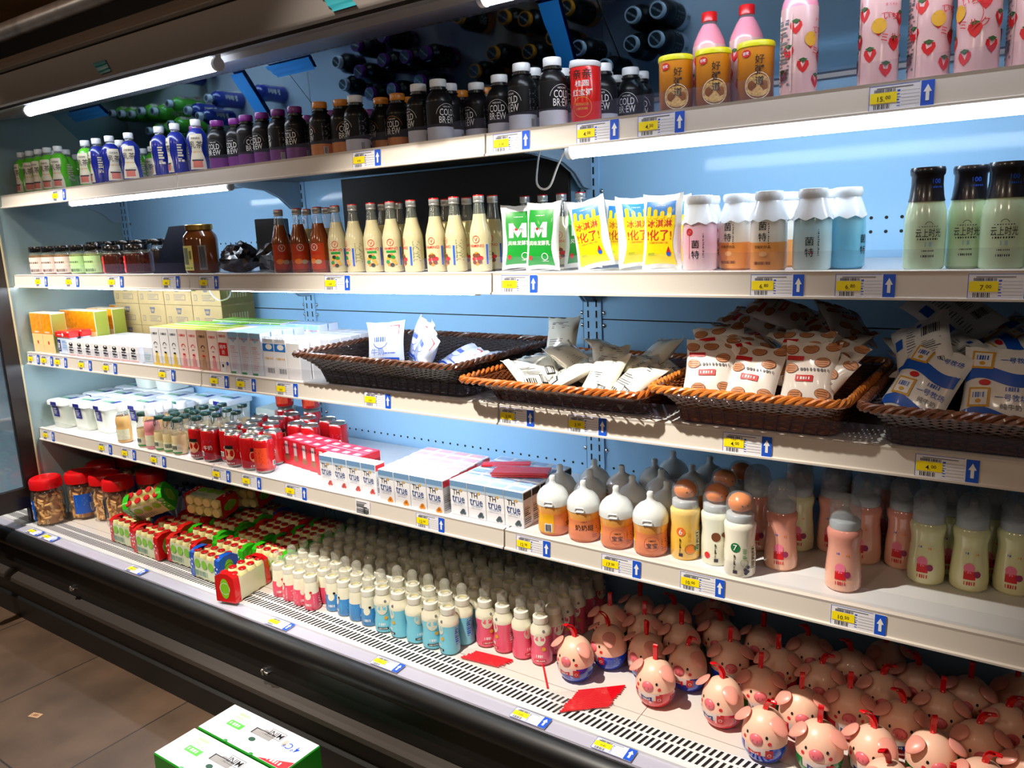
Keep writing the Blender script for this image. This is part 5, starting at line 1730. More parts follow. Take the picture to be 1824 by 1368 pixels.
sw = P('swing_top_bottle', 'yogurt bottle', 'cream yogurt bottles with green tops', ('bottle', b), ('label', l, 0), ('stopper', c), ('clip', cw, 2))
for q in POS['swing']:
    sw.place((q[0], q[1], Z4 + E1), random.uniform(-0.3, 0.5), 'cream yogurt bottle with dark green stopper', mode='0.06')


def small_bottle(rgb, nm):
    m = M(nm + '_milk', rgb, 0.2, coat=0.5)
    pr = [(0.025, 0), (0.0285, 0.004), (0.0285, 0.06), (0.027, 0.066), (0.0285, 0.072), (0.0285, 0.09), (0.024, 0.108, CLEARP), (0.0155, 0.122, CLEARP), (0.0155, 0.13)]
    b = MB().lathe(pr, m, 22)
    f, f2 = cyl(0.0285, 0.2), cyl(0.0285, 0.2, 0.0012)
    l = MB().patch(f, -0.03, 0.04, 0.014, 0.056, M('cream_label', (1, 1, 1)), 10).bars(f2, -0.02, 0.03, 0.02, 0.05, GREYP if nm == 'oat' else REDP, 6, False, 0.4)
    c = MB().lathe([(0.018, 0.127), (0.019, 0.128), (0.019, 0.152), (0.0175, 0.155), (0, 0.155)], CAPW, 20)
    return P('milk_bottle', 'milk bottle', 'small white capped bottles', ('bottle', b), ('label', l, 0), ('cap', c))


so, sp_ = small_bottle((220, 176, 110), 'oat'), small_bottle((226, 140, 150), 'rosy')
for i, q in enumerate(POS['small_white']):
    (sp_ if i == 1 else so).place((q[0], q[1], Z4 + E1), 0.1, 'small pink milk bottle with white cap' if i == 1 else 'small tan milk bottle with white cap')

# red cans: the printed face is left off, a plain cream roundel stands there
cr_ = M('red_can_paint', (184, 16, 20), 0.22, coat=0.6)
alu = M('can_aluminium', (170, 168, 158), 0.35, 1.0)


def can(turn, roundel=True):
    b = MB().lathe([(0.026, 0.0, alu), (0.029, 0.003, alu), (0.0335, 0.010, cr_), (0.034, 0.014, cr_), (0.034, 0.104, cr_), (0.031, 0.115, alu), (0.0285, 0.118, alu), (0.0285, 0.121, alu), (0.0275, 0.122, alu), (0.026, 0.1185, alu), (0.0, 0.118, alu)], cr_, 28)
    tab = MB().ring(topface(0.1195), 0, 0.004, 0.003, 0.007, alu, seg=12).disc(topface(0.1192), 0, -0.008, 0.008, 0.006, M('tab_brass', (180, 160, 90), 0.3, 0.8), 12)
    f, f2, f3 = cyl(0.034, turn), cyl(0.034, turn, 0.0012), cyl(0.034, turn, 0.0018)
    l = MB()
    if roundel:
        l.disc(f, 0, 0.052, 0.021, 0.025, M('peach_roundel', (224, 170, 130), 0.5), 20).patch(f2, -0.017, 0.017, 0.068, 0.080, INK, 6)
        l.bars(f, -0.02, 0.02, 0.014, 0.020, WPRINT, 6)
    else:
        l.patch(f, -0.022, 0.022, 0.02, 0.09, M('orange_red_print', (226, 70, 30), 0.45), 6).bars(f2, -0.018, 0.01, 0.026, 0.086, M('dull_red_print', (150, 20, 20), 0.5), 12, False)
    l.text('牛奶', 0.017, f, WPRINT, (0.075, 0.055), width=0.032).patch(f, 0.040, 0.058, 0.024, 0.042, WPRINT, 3).bars(f2, 0.042, 0.056, 0.026, 0.040, INK, 7).bars(f, 0.06, 0.092, 0.07, 0.085, M('violet_print', (120, 90, 170), 0.5), 5, False)
    l.text('牛奶', 0.017, f, WPRINT, (-0.075, 0.055), width=0.032)
    return P('milk_can', 'can', 'red milk cans', ('can', b), ('print', l, 0), ('ring_pull', tab, 0))


CN = [can(0.35), can(0.25), can(1.35), can(0.5, False), can(-1.6)]
cord_ = [0, 1, 2, 3]
for i, q in enumerate(POS['can'][:20]):
    CN[cord_[i] if i < 4 else (4, 1, 4, 2, 4)[i % 5]].place((q[0], q[1], Z4 + E1), random.uniform(-0.1, 0.1), 'red drink can with silver top', mode='0.055')
for i, q in enumerate(POS['can'][20:]):
    CN[3].place((q[0], q[1], Z4 + E1), 0.2, 'red drink can at the very back carrying another')
    CN[3].place((q[0], q[1], Z4 + E1 + 0.1222), 0.1, 'red drink can stacked on another at the back')

rc = M('red_carton', (208, 30, 44), 0.35, coat=0.3)
rct = M('pink_red_carton_top', (222, 60, 90), 0.35, coat=0.3)


def d_red(b, F, Rt, T):
    f, f2 = F(), F(0.001)
    b.patch(f, -0.008, 0.008, 0.034, 0.084, M('silver_bottle_print', (206, 196, 190), 0.4)).disc(f, 0, 0.028, 0.014, 0.012, M('brown_figure_print', (140, 90, 60), 0.5)).bars(f2, -0.02, 0.02, 0.066, 0.074, INK, 5)
    b.patch(T(), -0.012, 0.012, -0.012, 0.006, WPRINT).patch(Rt(), -0.02, 0.02, 0.02, 0.07, M('dark_red_print', (150, 16, 30), 0.4))


rp = carton('red', 0.052, 0.046, 0.092, rc, d_red, 'juice_carton', 'carton', rct, group='red cartons')
for i in range(4):
    rp.place((1.485 + 0.0535 * i, -0.345 - 0.008 * i, Z4 + E1), -0.08, 'red juice carton of the left pack, front row')
    rp.place((1.485 + 0.0535 * i, -0.296 - 0.008 * i, Z4 + E1), -0.08, 'red juice carton of the left pack, back row')
    rp.place((1.702 + 0.0535 * i, -0.385 - 0.004 * i, Z4 + E1), -0.05, 'red juice carton of the right pack, front row')
    rp.place((1.702 + 0.0535 * i, -0.336 - 0.004 * i, Z4 + E1), -0.05, 'red juice carton of the right pack, back row')


def d_true(kind):
    def deco(b, F, Rt, T):
        f, f2 = F(), F(0.001)
        sky = M('cloud_blue', (110, 150, 190), 0.4)
        b.patch(f, -0.029, 0.029, 0.082, 0.0985, sky).patch(f, -0.029, 0.029, 0.074, 0.082, M('cloud_pale', (176, 196, 214), 0.4))
        b.text('TH', 0.0150, f2, M('dark_olive_ink', (60, 50, 42), 0.5), (-0.008, 0.067), width=0.024).disc(f2, 0.009, 0.074, 0.0035, 0.004, GOLD)
        b.text('true', 0.0185, f2, M('steel_blue_ink', (44, 70, 130), 0.5), (-0.001, 0.048), width=0.043).text('YOGURT', 0.006, f2, M('pale_steel', (130, 150, 186), 0.5), (0, 0.0365), width=0.040).bars(f2, -0.02, 0.018, 0.0290, 0.0302, GREYP, 10)
        m = {'strawberry': M('strawberry_fruit', (216, 80, 60), 0.5), 'orange': M('orange_fruit', (226, 140, 40), 0.5), 'berry': M('blueberry_fruit', (70, 90, 90), 0.5)}[kind]
        for dx, dz in ((0.012, 0.014), (0.018, 0.010), (0.008, 0.009), (0.015, 0.017)):
            b.disc(f2, dx, dz, 0.006, 0.005, m, 10)
        tp = {'strawberry': M('pale_pink_top', (232, 206, 214), 0.4), 'orange': M('pink_top', (226, 180, 190), 0.4), 'berry': M('blue_top', (150, 180, 220), 0.4)}[kind]
        b.patch(T(), -0.024, 0.024, -0.012, 0.014, tp)
        b.patch(Rt(), -0.019, 0.019, 0.004, 0.094, M('silver_side', (206, 206, 204), 0.4)).bars(Rt(0.001), -0.016, 0.016, 0.01, 0.06, INK if kind == 'berry' else GREYP, 9, False, 0.4, 5).patch(Rt(0.001), -0.019, 0.019, 0.078, 0.096, INK if kind == 'berry' else REDP)
    return deco


TC = {k: carton(k, 0.060, 0.040, 0.0995, WCARD, d_true(k), 'yogurt_carton', 'carton', group='white yogurt cartons') for k in ('strawberry', 'orange', 'berry')}
for i in range(4):
    TC['strawberry'].place((1.795 + 0.061 * i, -0.452, Z4 + E1), 0, 'white yogurt carton with strawberry in the front pack')
for j in range(6):
    for i in range(4):
        TC['orange'].place((2.075 + 0.0613 * i - 0.004 * j, -0.478 + 0.042 * j, Z4 + E1), 0, 'white yogurt carton with orange fruit and pink top', mode='0.02')
for j in range(6):
    for i in range(4):
        TC['berry'].place((2.328 + 0.0613 * i, -0.458 + 0.042 * j, Z4 + E1), 0, 'white yogurt carton with berries and blue top', mode='0.02')


def straws(label, loc, rz, n, length, r=0.0028, fan=0.0, bag=True, tilt=0.0, layers=1, stag=0.0):
    root = thing('straw_bundle', label, 'straws', loc, (0, tilt, rz), 'red straw bundles')
    rr = random.Random(n)
    rs = M('red_straw', (226, 16, 34), 0.2, coat=0.6)
    for k in range(n):
        L = k // (max(1, n // layers))
        kk = k % max(1, n // layers)
        y = (kk - n / layers / 2) * r * 2.5
        a = fan * (kk - n / layers / 2)
        dx = rr.uniform(-0.004, 0.004) + stag * kk
        d = MB().tube([(dx - length / 2 * cos(a), y - length / 2 * sin(a), r + L * r * 2.05), (dx + length / 2 * cos(a), y + length / 2 * sin(a), r + L * r * 2.05)], r, rs, 8)
        link('straw', d.mesh('straw'), root)
    if bag:
        wd = n / layers * r * 2.5
        link('film_sleeve', MB().box(-length / 2 - 0.012, length / 2 + 0.012, -wd / 2 - 0.005, wd / 2 + 0.003, 0.0002, layers * r * 2.1 + 0.0012, clear_mat('thin_film', (240, 240, 240), 0.02, 0.05, 1.25), bev=0.0008).mesh('film_sleeve', False), root)
    return root


straws('thick red straw bundle in film on the blue topped cartons', (2.455, -0.352, Z4 + 0.1018), 0.40, 16, 0.155, 0.0032, layers=2)
straws('thin red straw bundle behind the thick one on the cartons', (2.365, -0.30, Z4 + 0.1018), 0.50, 5, 0.14, 0.0030)

# --- baby-bottle shaped drinks ----------------------------------------------------
amber = gradient_mat('amber_drink', [(0.0, (228, 132, 74)), (0.05, (232, 146, 60)), (0.075, (236, 176, 96)), (0.10, (236, 206, 160))], 0.15, coat=0.6)


def nurse(turn, kind):
    pr = [(0.034, 0), (0.039, 0.005), (0.0395, 0.02), (0.0375, 0.045), (0.041, 0.07), (0.042, 0.084)]
    b = MB().lathe(pr, amber, 28)
    c = MB().lathe([(0.0425, 0.078), (0.0425, 0.092), (0.041, 0.099), (0.0355, 0.110), (0.0255, 0.120), (0.013, 0.127), (0.0088, 0.132), (0.0078, 0.139), (0.009, 0.145), (0.0065, 0.150), (0.0, 0.1515)], M('frosted_teat', (226, 234, 236), 0.25, alpha=0.88, coat=0.3), 28)
    rf = prof_r(pr)
    F = lambda e: (lambda x, z: ((rf(z) + e) * sin(x / 0.039 + turn), -(rf(z) + e) * cos(x / 0.039 + turn), z))
    f, f2 = F(0.0008), F(0.0015)
    l = MB()
    l.patch(f, -0.05, 0.05, 0.008, 0.058, M('salmon_label', (232, 140, 92), 0.4), 16, 6)
    l.patch(f, 0.0505, 0.11, 0.008, 0.058, M('marigold_label', (238, 176, 30), 0.4), 10, 6)
    l.patch(f, -0.11, -0.0505, 0.008, 0.058, M('marigold_label', (1, 1, 1)), 10, 6)
    if kind == 'a':
        l.text('奶奶甜', 0.015, f2, INK, (0, 0.040), width=0.046).bars(f2, -0.008, 0.008, 0.054, 0.0565, INK, 5)
    else:
        l.text('宝宝', 0.012, f2, INK, (-0.004, 0.030), width=0.026).ring(f2, -0.004, 0.034, 0.018, 0.0186, REDP).bars(f2, -0.012, 0.006, 0.040, 0.043, INK, 6)
    l.bars(f2, 0.02, 0.045, 0.014, 0.05, BROWNP, 7, False, 0.25, 4).bars(f2, 0.06, 0.10, 0.016, 0.05, BROWNP, 6, False, 0.25, 6).patch(f2, -0.075, -0.055, 0.012, 0.034, WPRINT, 3).bars(F(0.002), -0.073, -0.057, 0.014, 0.032, INK, 9)
    tag = MB().tube([(-0.010, -0.0432, 0.082), (0.010, -0.0432, 0.082), (0.012, -0.0432, 0.087), (0.010, -0.0432, 0.092), (-0.010, -0.0432, 0.092), (-0.012, -0.0432, 0.087)], 0.0012, CAPW, 5, True)
    return P('nursing_bottle_drink', 'drink bottle', 'amber nursing bottle drinks', ('bottle', b), ('label', l, 0), ('teat_cap', c), ('clasp', tag, 2))


NA, NB, NC = nurse(0.25, 'a'), nurse(0.35, 'b'), nurse(1.6, 'b')
for i, q in enumerate(POS['nurse']):
    ((NC, NA, NB, NB)[i] if i < 4 else (NA, NB, NC)[i % 3]).place((q[0], q[1], Z4 + E1), 0.25 if i < 4 else random.uniform(-1, 1), 'amber drink in a nursing bottle with frosted teat cap', mode='0.06')


def dome_bottle(stops, nm, deco, duck=False, h=0.205):
    bm_ = gradient_mat(nm + '_milk_body', stops, 0.15, coat=0.7)
    k = h / 0.205
    pr = [(0.030, 0), (0.0355, 0.006), (0.0365, 0.025), (0.034, 0.06), (0.0312, 0.09), (0.0318, 0.105), (0.0345, 0.118), (0.0345, 0.128), (0.031, 0.134)]
    if duck:
        pr = [(0.031, 0), (0.0345, 0.005), (0.034, 0.055), (0.0322, 0.08), (0.0345, 0.108), (0.0345, 0.118), (0.030, 0.124)]
    zt = pr[-1][1]
    b = MB().lathe(pr, bm_, 28)
    rf = prof_r(pr)
    F = lambda e: (lambda x, z: ((rf(z) + e) * sin(x / 0.0335), -(rf(z) + e) * cos(x / 0.0335), z))
    l = MB()
    deco(l, F)
    dm = MATS.get('clear_dome' if duck else 'frosted_dome') or (clear_mat('clear_dome', (215, 224, 230), 0.13) if duck else clear_mat('frosted_dome', (200, 212, 222), 0.34, 0.06))
    rgm = M('frosted_ring', (206, 216, 224), 0.25, alpha=0.8)
    H = h - zt
    ring_ = MB().lathe([(0.0285, zt - 0.003), (0.0300, zt), (0.0300, zt + H * 0.22), (0.0285, zt + H * 0.25), (0.022, zt + H * 0.28), (0.0, zt + H * 0.28)], rgm, 28)
    dome = MB().lathe([(0.0312, zt + 0.001), (0.0312, zt + H * 0.55), (0.0295, zt + H * 0.72), (0.0245, zt + H * 0.87), (0.016, zt + H * 0.96), (0.006, zt + H), (0.0, zt + H)], dm, 28, cap0=False)
    parts = [('bottle', b), ('print', l, 0), ('cap_ring', ring_), ('dome', dome)]
    if duck:
        dk = MB().lathe([(0.010, zt + H * 0.30), (0.023, zt + H * 0.40), (0.0268, zt + H * 0.55), (0.0255, zt + H * 0.70), (0.019, zt + H * 0.84), (0.008, zt + H * 0.93), (0.0, zt + H * 0.94)], M('orange_ball', (236, 130, 26), 0.3, coat=0.4), 24)
        g = cyl(lambda z: 0.0262, 0.5)
        dk.disc(cyl(0.0264, 0.5), -0.006, zt + H * 0.60, 0.0018, 0.0022, INK, 8).disc(cyl(0.0264, 0.5), 0.006, zt + H * 0.60, 0.0018, 0.0022, INK, 8)
        parts.append(('orange_ball', dk))
    else:
        tt = MB().lathe([(0.014, zt + H * 0.28), (0.016, zt + H * 0.40), (0.009, zt + H * 0.55), (0.0065, zt + H * 0.66), (0.0075, zt + H * 0.74), (0.004, zt + H * 0.80), (0, zt + H * 0.81)], M('teat_silicone', (200, 200, 196), 0.3, alpha=0.4), 18)
        parts.append(('teat', tt))
    return P('dome_capped_milk_bottle', 'milk bottle', nm + ' dome capped bottles', *parts)


def deco_num(n, discm, fruit):
    def deco(l, F):
        f, f2 = F(0.0008), F(0.0016)
        l.disc(f, -0.006, 0.070, 0.0105, 0.0105, discm, 20)
        if n:
            l.text(n, 0.013, f2, WPRINT, (-0.006, 0.070))
        l.bars(f, -0.009, -0.004, 0.02, 0.054, INK, 10, False, 0.5, 4).bars(f, 0.010, 0.02, 0.046, 0.07, GREENP if n == '7' else GOLD, 6, False, 0.4, 6)
        if fruit == 'mango':
            l.disc(f, 0.016, 0.028, 0.012, 0.010, ORANGEP).ring(f2, 0.016, 0.028, 0.0115, 0.0125, BROWNP).disc(f2, 0.028, 0.03, 0.003, 0.005, GREENP)
        elif fruit == 'berry':
            l.ring(f, 0.014, 0.036, 0.008, 0.0086, GREENP)
            for dx, dz in ((0.016, 0.02), (0.021, 0.016), (0.022, 0.026), (0.017, 0.012)):
                l.disc(f2, dx, dz, 0.004, 0.004, INK, 8)
        else:
            l.disc(f2, 0.014, 0.075, 0.008, 0.006, BROWNP).disc(f, -0.026, 0.024, 0.007, 0.008, REDP)
        l.patch(f, 0.03, 0.042, 0.02, 0.07, M('cream_label', (1, 1, 1)), 3).bars(f2, 0.031, 0.041, 0.022, 0.068, INK, 12, False)
        l.patch(f, -0.010, -0.001, 0.010, 0.018, INK)
    return deco


og = dome_bottle([(0.0, (240, 186, 50)), (0.07, (238, 192, 84)), (0.12, (236, 206, 130))], 'mango', deco_num('6', M('orange_disc', (226, 110, 40), 0.5), 'mango'), True, 0.19)
ow = dome_bottle([(0.0, (236, 232, 206)), (0.12, (226, 232, 220))], 'date', deco_num('', BROWNP, 'date'), True, 0.19)
oy = dome_bottle([(0.0, (236, 234, 214)), (0.12, (240, 236, 220))], 'berry', deco_num('7', M('green_disc', (20, 110, 60), 0.5), 'berry'), True, 0.19)
ol = ('yellow mango milk bottle with orange ball cap', 'white date milk bottle with orange ball cap', 'white milk bottle numbered seven with orange ball cap', 'white milk bottle with orange ball cap behind the front three', 'orange ball capped bottle at the very back')
for i, q in enumerate(POS['orange_cap']):
    (og, ow, oy, ow, og)[i].place((q[0], q[1], Z4 + E1), (0.25, 0.5, 0.2, 0.8, 0.3)[i], label=ol[i], group='orange ball capped bottles')


def deco_block(a, b_):
    def deco(l, F):
        f, f2 = F(0.0008), F(0.0016)
        l.disc(f, -0.004, 0.054, 0.010, 0.011, b_, 14).patch(f, -0.013, 0.007, 0.030, 0.048, a, 4, 2)
        l.bars(f, -0.012, 0.008, 0.018, 0.026, a, 5).bars(f, -0.013, -0.006, 0.083, 0.087, TAGBLUE, 2).bars(f, 0.006, 0.013, 0.081, 0.085, ORANGEP, 2)
        l.disc(f2, 0.010, 0.042, 0.006, 0.007, M('plum_print', (150, 40, 90), 0.5), 12)
    return deco


pk = dome_bottle([(0.0, (232, 178, 148)), (0.07, (230, 168, 148)), (0.13, (222, 150, 136))], 'pink', deco_block(REDP, M('pink_print', (232, 120, 150), 0.5)))
yk = dome_bottle([(0.0, (226, 222, 170)), (0.13, (218, 222, 176))], 'yellow', deco_block(REDP, M('pink_print', (1, 1, 1))))
for q in POS['pink_dome']:
    pk.place((q[0], q[1], Z4 + E1), random.uniform(-0.1, 0.3), 'pink milk bottle with clear dome cap on lowest shelf', mode='0.06')
for q in POS['yellow_dome']:
    yk.place((q[0], q[1], Z4 + E1), random.uniform(-0.1, 0.3), 'pale yellow milk bottle with clear dome cap', mode='0.05')
for x, y in ((3.14, -0.10), (3.24, -0.13), (3.35, -0.12), (3.45, -0.13), (3.55, -0.12), (3.64, -0.13)):
    pk.place((x, y, Z4 + E1), 0, 'pink dome capped bottle in the dark back row')

# ================================================================ deck: snack jars
snack = M('brown_snack', (232, 176, 108), 0.55, noise=0.35, nscale=45)
b = MB()
pr_o = [(0.056, 0.0), (0.063, 0.006), (0.065, 0.05), (0.065, 0.135), (0.061, 0.155), (0.052, 0.168)]
b.lathe(pr_o, clear_mat('clear_jar', (225, 215, 195), 0.05), 12)
fill = MB()
rr = random.Random(5)
for i in range(150):
    a = rr.uniform(0, 2 * pi)
    rad_ = 0.053 * math.sqrt(rr.uniform(0.45, 1))
    z = rr.uniform(0.012, 0.138)
    t = rr.uniform(0, 2 * pi)
    dz = rr.uniform(-0.5, 0.5)
    L = rr.uniform(0.010, 0.017)
    cx, cy = rad_ * cos(a), rad_ * sin(a)
    ux, uy = -sin(a) * cos(t), cos(a) * cos(t)
    pts = []
    for s in (-1, -0.5, 0, 0.5, 1):
        q = Vector((cx + ux * L * s, cy + uy * L * s, z + L * s * sin(t) * 0.9 + 0.004 * s * s))
        rxy = math.hypot(q.x, q.y)
        if rxy > 0.057:
            q.x *= 0.057 / rxy
            q.y *= 0.057 / rxy
        q.z = max(0.008, min(0.145, q.z))
        pts.append(q)
    fill.tube(pts, [0.0035, 0.0055, 0.006, 0.0055, 0.0035], snack, 6)
core = MB().lathe([(0.046, 0.006), (0.046, 0.125), (0.0, 0.128)], M('brown_snack_core', (186, 128, 74), 0.7), 16)
f, f2 = cyl(0.0652), cyl(0.0652, 0, 0.0012)


def snack_jar(turn):
    f, f2 = cyl(0.0652, turn), cyl(0.0652, turn, 0.0014)
    l = MB().patch(f, -0.045, 0.045, 0.03, 0.118, M('cobalt_label', (20, 92, 206), 0.35, coat=0.3), 14).patch(f2, 0.018, 0.034, 0.045, 0.075, WPRINT, 3).bars(cyl(0.0652, turn, 0.002), 0.019, 0.033, 0.048, 0.072, INK, 8).bars(f2, -0.036, 0.012, 0.06, 0.105, M('pale_cobalt', (90, 150, 230), 0.5), 6, False).disc(f2, 0.026, 0.106, 0.006, 0.006, WPRINT).disc(f2, 0.026, 0.040, 0.006, 0.006, WPRINT)
    c = MB().lathe([(0.058, 0.163), (0.064, 0.165), (0.0645, 0.195), (0.060, 0.206), (0.050, 0.211), (0.048, 0.208), (0.0, 0.208)], RED, 30)
    return P('snack_jar', 'snack jar', 'snack jars with red lids', ('jar', b), ('snack_fill', fill), ('fill_core', core, 1), ('label', l, 0), ('lid', c))


SJ = [snack_jar(t) for t in (-0.5, 1.2, 2.5, -1.1)]
order = (0, 1, 2, 3, 0, 1, 2)
for i, q in enumerate(POS['jar_red']):
    SJ[order[i]].place((q[0], q[1], DECK + 0.0022), 0, 'clear jar of brown snacks with red lid' if i < 4 else 'red lidded snack jar in the shade behind')

# ================================================================ multipacks of yogurt
cupm = M('cream_cup', (236, 228, 168), 0.3, coat=0.3)
ccap = M('red_foil_cap', (196, 26, 30), 0.25, coat=0.4)
slv = {'red': M('red_wrap', (214, 24, 26), 0.2, coat=0.5), 'green': M('green_wrap', (50, 180, 24), 0.2, coat=0.5), 'blue': M('blue_wrap', (26, 90, 200), 0.2, coat=0.5)}
wrapw = M('cream_wrap', (216, 222, 184), 0.2, coat=0.5)
leafm = M('leaf_print_green', (130, 200, 40), 0.35)
cup_b = MB().lathe([(0.017, 0), (0.0195, 0.004), (0.0195, 0.038), (0.0165, 0.046), (0.0195, 0.054), (0.0195, 0.080), (0.0165, 0.091), (0.0125, 0.0958)], cupm, 16).mesh('cup')
cup_c = MB().lathe([(0.0128, 0.0955), (0.0133, 0.0965), (0.0133, 0.0995), (0.0122, 0.1008), (0.0, 0.1008)], ccap, 16).mesh('foil_cap')


def sleeve(col):
    Lx, Ly, h = 0.085, 0.0405, 0.084
    mb = MB()

    def R(z, kx, m=0.012):
        out = []
        for sx, sy, a0 in ((1, 1, 0), (-1, 1, 90), (-1, -1, 180), (1, -1, 270)):
            for t in range(4):
                a = radians(a0 + t * 30)
                out.append((sx * (Lx * kx - m) + m * cos(a), sy * (Ly * kx - m) + m * sin(a), z))
        return out
    loft(mb, [R(0.006, 0.985), R(0.02, 1.01), R(0.046, 0.985), R(0.066, 1.005), R(h, 0.97)], wrapw, False, False)
    f = lambda x, z: (x, -Ly * 1.012 - 0.0006, z)
    f2 = lambda x, z: (x, -Ly * 1.012 - 0.0012, z)
    for x in (-0.041, 0.0, 0.041):
        mb.disc(f, x, 0.060, 0.0165, 0.017, leafm, 14).ring(f2, x, 0.060, 0.0165, 0.0175, M('deep_leaf', (50, 110, 40), 0.4), pi, 2 * pi)
    mb.bars(f, -0.07, 0.02, 0.014, 0.034, M('pale_teal_print', (120, 160, 150), 0.5), 10)
    for sx in (1, -1):
        e = MB()
        prof2 = [(0.048, 1.02), (0.086, 1.03)]
        X0, X1 = 0.063, 0.0885
        pts = lambda x, k: [(sx * x, -Ly * k, 0.004), (sx * x, -Ly * k, 0.06), (sx * x, -Ly * k * 0.94, 0.092), (sx * x, -Ly * 0.4, 0.104), (sx * x, Ly * 0.4, 0.104), (sx * x, Ly * k * 0.94, 0.092), (sx * x, Ly * k, 0.06), (sx * x, Ly * k, 0.004)]
        a, b_ = pts(X0, 1.03), pts(X1, 1.0)
        n = len(a)
        fs = [(i, i + 1, n + i + 1, n + i) if sx < 0 else (i + 1, i, n + i, n + i + 1) for i in range(n - 1)]
        fs.append(tuple(n + i for i in range(n)) if sx > 0 else tuple(reversed([n + i for i in range(n)])))
        e.add(a + b_, fs, slv[col])
        g = lambda y, z: (sx * (X1 + 0.0008), y, z)
        e.disc(g, 0.0, 0.052, 0.019, 0.036, leafm, 18).ring(g, 0.0, 0.052, 0.019, 0.021, WPRINT)
        gf = lambda x, z: (sx * x, -Ly * 1.03 - 0.0016, z)
        for x, z in ((0.069, 0.07), (0.081, 0.064), (0.072, 0.05), (0.08, 0.036)):
            e.disc(gf, x, z, 0.004, 0.004, WPRINT, 10)
        yield e
    mb2 = mb
    yield mb2


PACKM = {}
for col in ('red', 'green', 'blue'):
    e1, e2, body = list(sleeve(col))
    PACKM[col] = (e1.mesh('end_band'), e2.mesh('end_band'), body.mesh('sleeve'))


def multipack(col, loc, rot, label):
    root = thing('yogurt_multipack', label, 'yogurt pack', loc, rot, 'wrapped yogurt multipacks')
    for ix in range(4):
        for iy in range(2):
            c = link('cup', cup_b, root)
            c.location = (-0.0615 + 0.041 * ix, -0.0198 + 0.0396 * iy, 0)
            link('foil_cap', cup_c, c)
    for me, nm in zip(PACKM[col], ('end_band', 'end_band', 'sleeve')):
        link(nm, me, root)
    return root


packs = []
grid = [('red', 0.63, -0.50), ('red', 0.83, -0.52), ('red', 1.03, -0.50), ('blue', 1.23, -0.535),
        ('blue', 0.62, -0.405), ('red', 0.83, -0.425), ('green', 1.03, -0.405), ('green', 1.23, -0.44), ('green', 1.41, -0.405),
        ('green', 1.03, -0.31), ('green', 1.23, -0.345), ('green', 1.41, -0.315), ('red', 0.84, -0.33),
        ('green', 1.03, -0.215), ('red', 1.23, -0.25), ('green', 1.41, -0.225), ('red', 1.22, -0.155), ('green', 1.41, -0.135), ('red', 0.84, -0.235), ('blue', 1.03, -0.12)]
rown = {}
for i, (c, x, y) in enumerate(grid):
    k = 'front' if y < -0.48 else 'second' if y < -0.39 else 'third' if y < -0.30 else 'back'
    rown.setdefault((c, k), []).append((x, y))
for (c, k), l in rown.items():
    l.sort()
    for i, (x, y) in enumerate(l):
        lab = 'yogurt multipack with %s end wrap in the %s row' % (c, k)
        if len(l) > 1:
            lab += ', ' + ordn(i) + ' from the left'
        multipack(c, (x, y, DECK + 0.0022), (0, 0, random.uniform(-0.03, 0.03)), lab)
multipack('red', (1.425, -0.56, DECK + 0.0022), (0, 0, -1.35), 'red ended yogurt multipack turned end on at the grille edge')
multipack('green', (0.735, -0.43, DECK + 0.146), (radians(38), radians(-18), 0.5), 'green wrapped yogurt multipack tipped up on top of the others')
multipack('red', (0.955, -0.38, DECK + 0.168), (radians(-84), radians(4), 0.25), 'red and cream yogurt multipack lying flat on top in front')
multipack('red', (1.00, -0.24, DECK + 0.166), (radians(-82), radians(-4), 0.15), 'red and cream yogurt multipack lying on top farther back')
# clear bottles with dark blue caps in the shadow behind
sbm = M('small_clear_bottle', (150, 160, 190), 0.1, alpha=0.5, coat=0.5)
b = MB().lathe([(0.020, 0), (0.023, 0.004), (0.023, 0.085), (0.012, 0.115), (0.011, 0.12)], sbm, 16)
c = MB().lathe([(0.0135, 0.118), (0.014, 0.119), (0.014, 0.133), (0.0125, 0.135), (0, 0.135)], M('navy_cap', (24, 34, 84), 0.3, coat=0.4), 16)
l = MB().bars(cyl(0.023), -0.02, 0.02, 0.03, 0.07, TAGBLUE, 4, False)
nb_ = P('water_bottle', 'bottle', 'navy capped small bottles', ('bottle', b), ('print', l, 0), ('cap', c))
for i in range(5):
    for j in range(3):
        nb_.place((0.50 + 0.05 * i, -0.26 + 0.05 * j, DECK + 0.0022), 0, 'small clear bottle with navy cap in the shade', mode='0.03')

# ================================================================ teat-capped milk drinks
domec = clear_mat('teat_clear', (245, 245, 232), 0.17, 0.03, 1.7)
neckm = M('cream_bottle', (234, 230, 206), 0.3, coat=0.4)


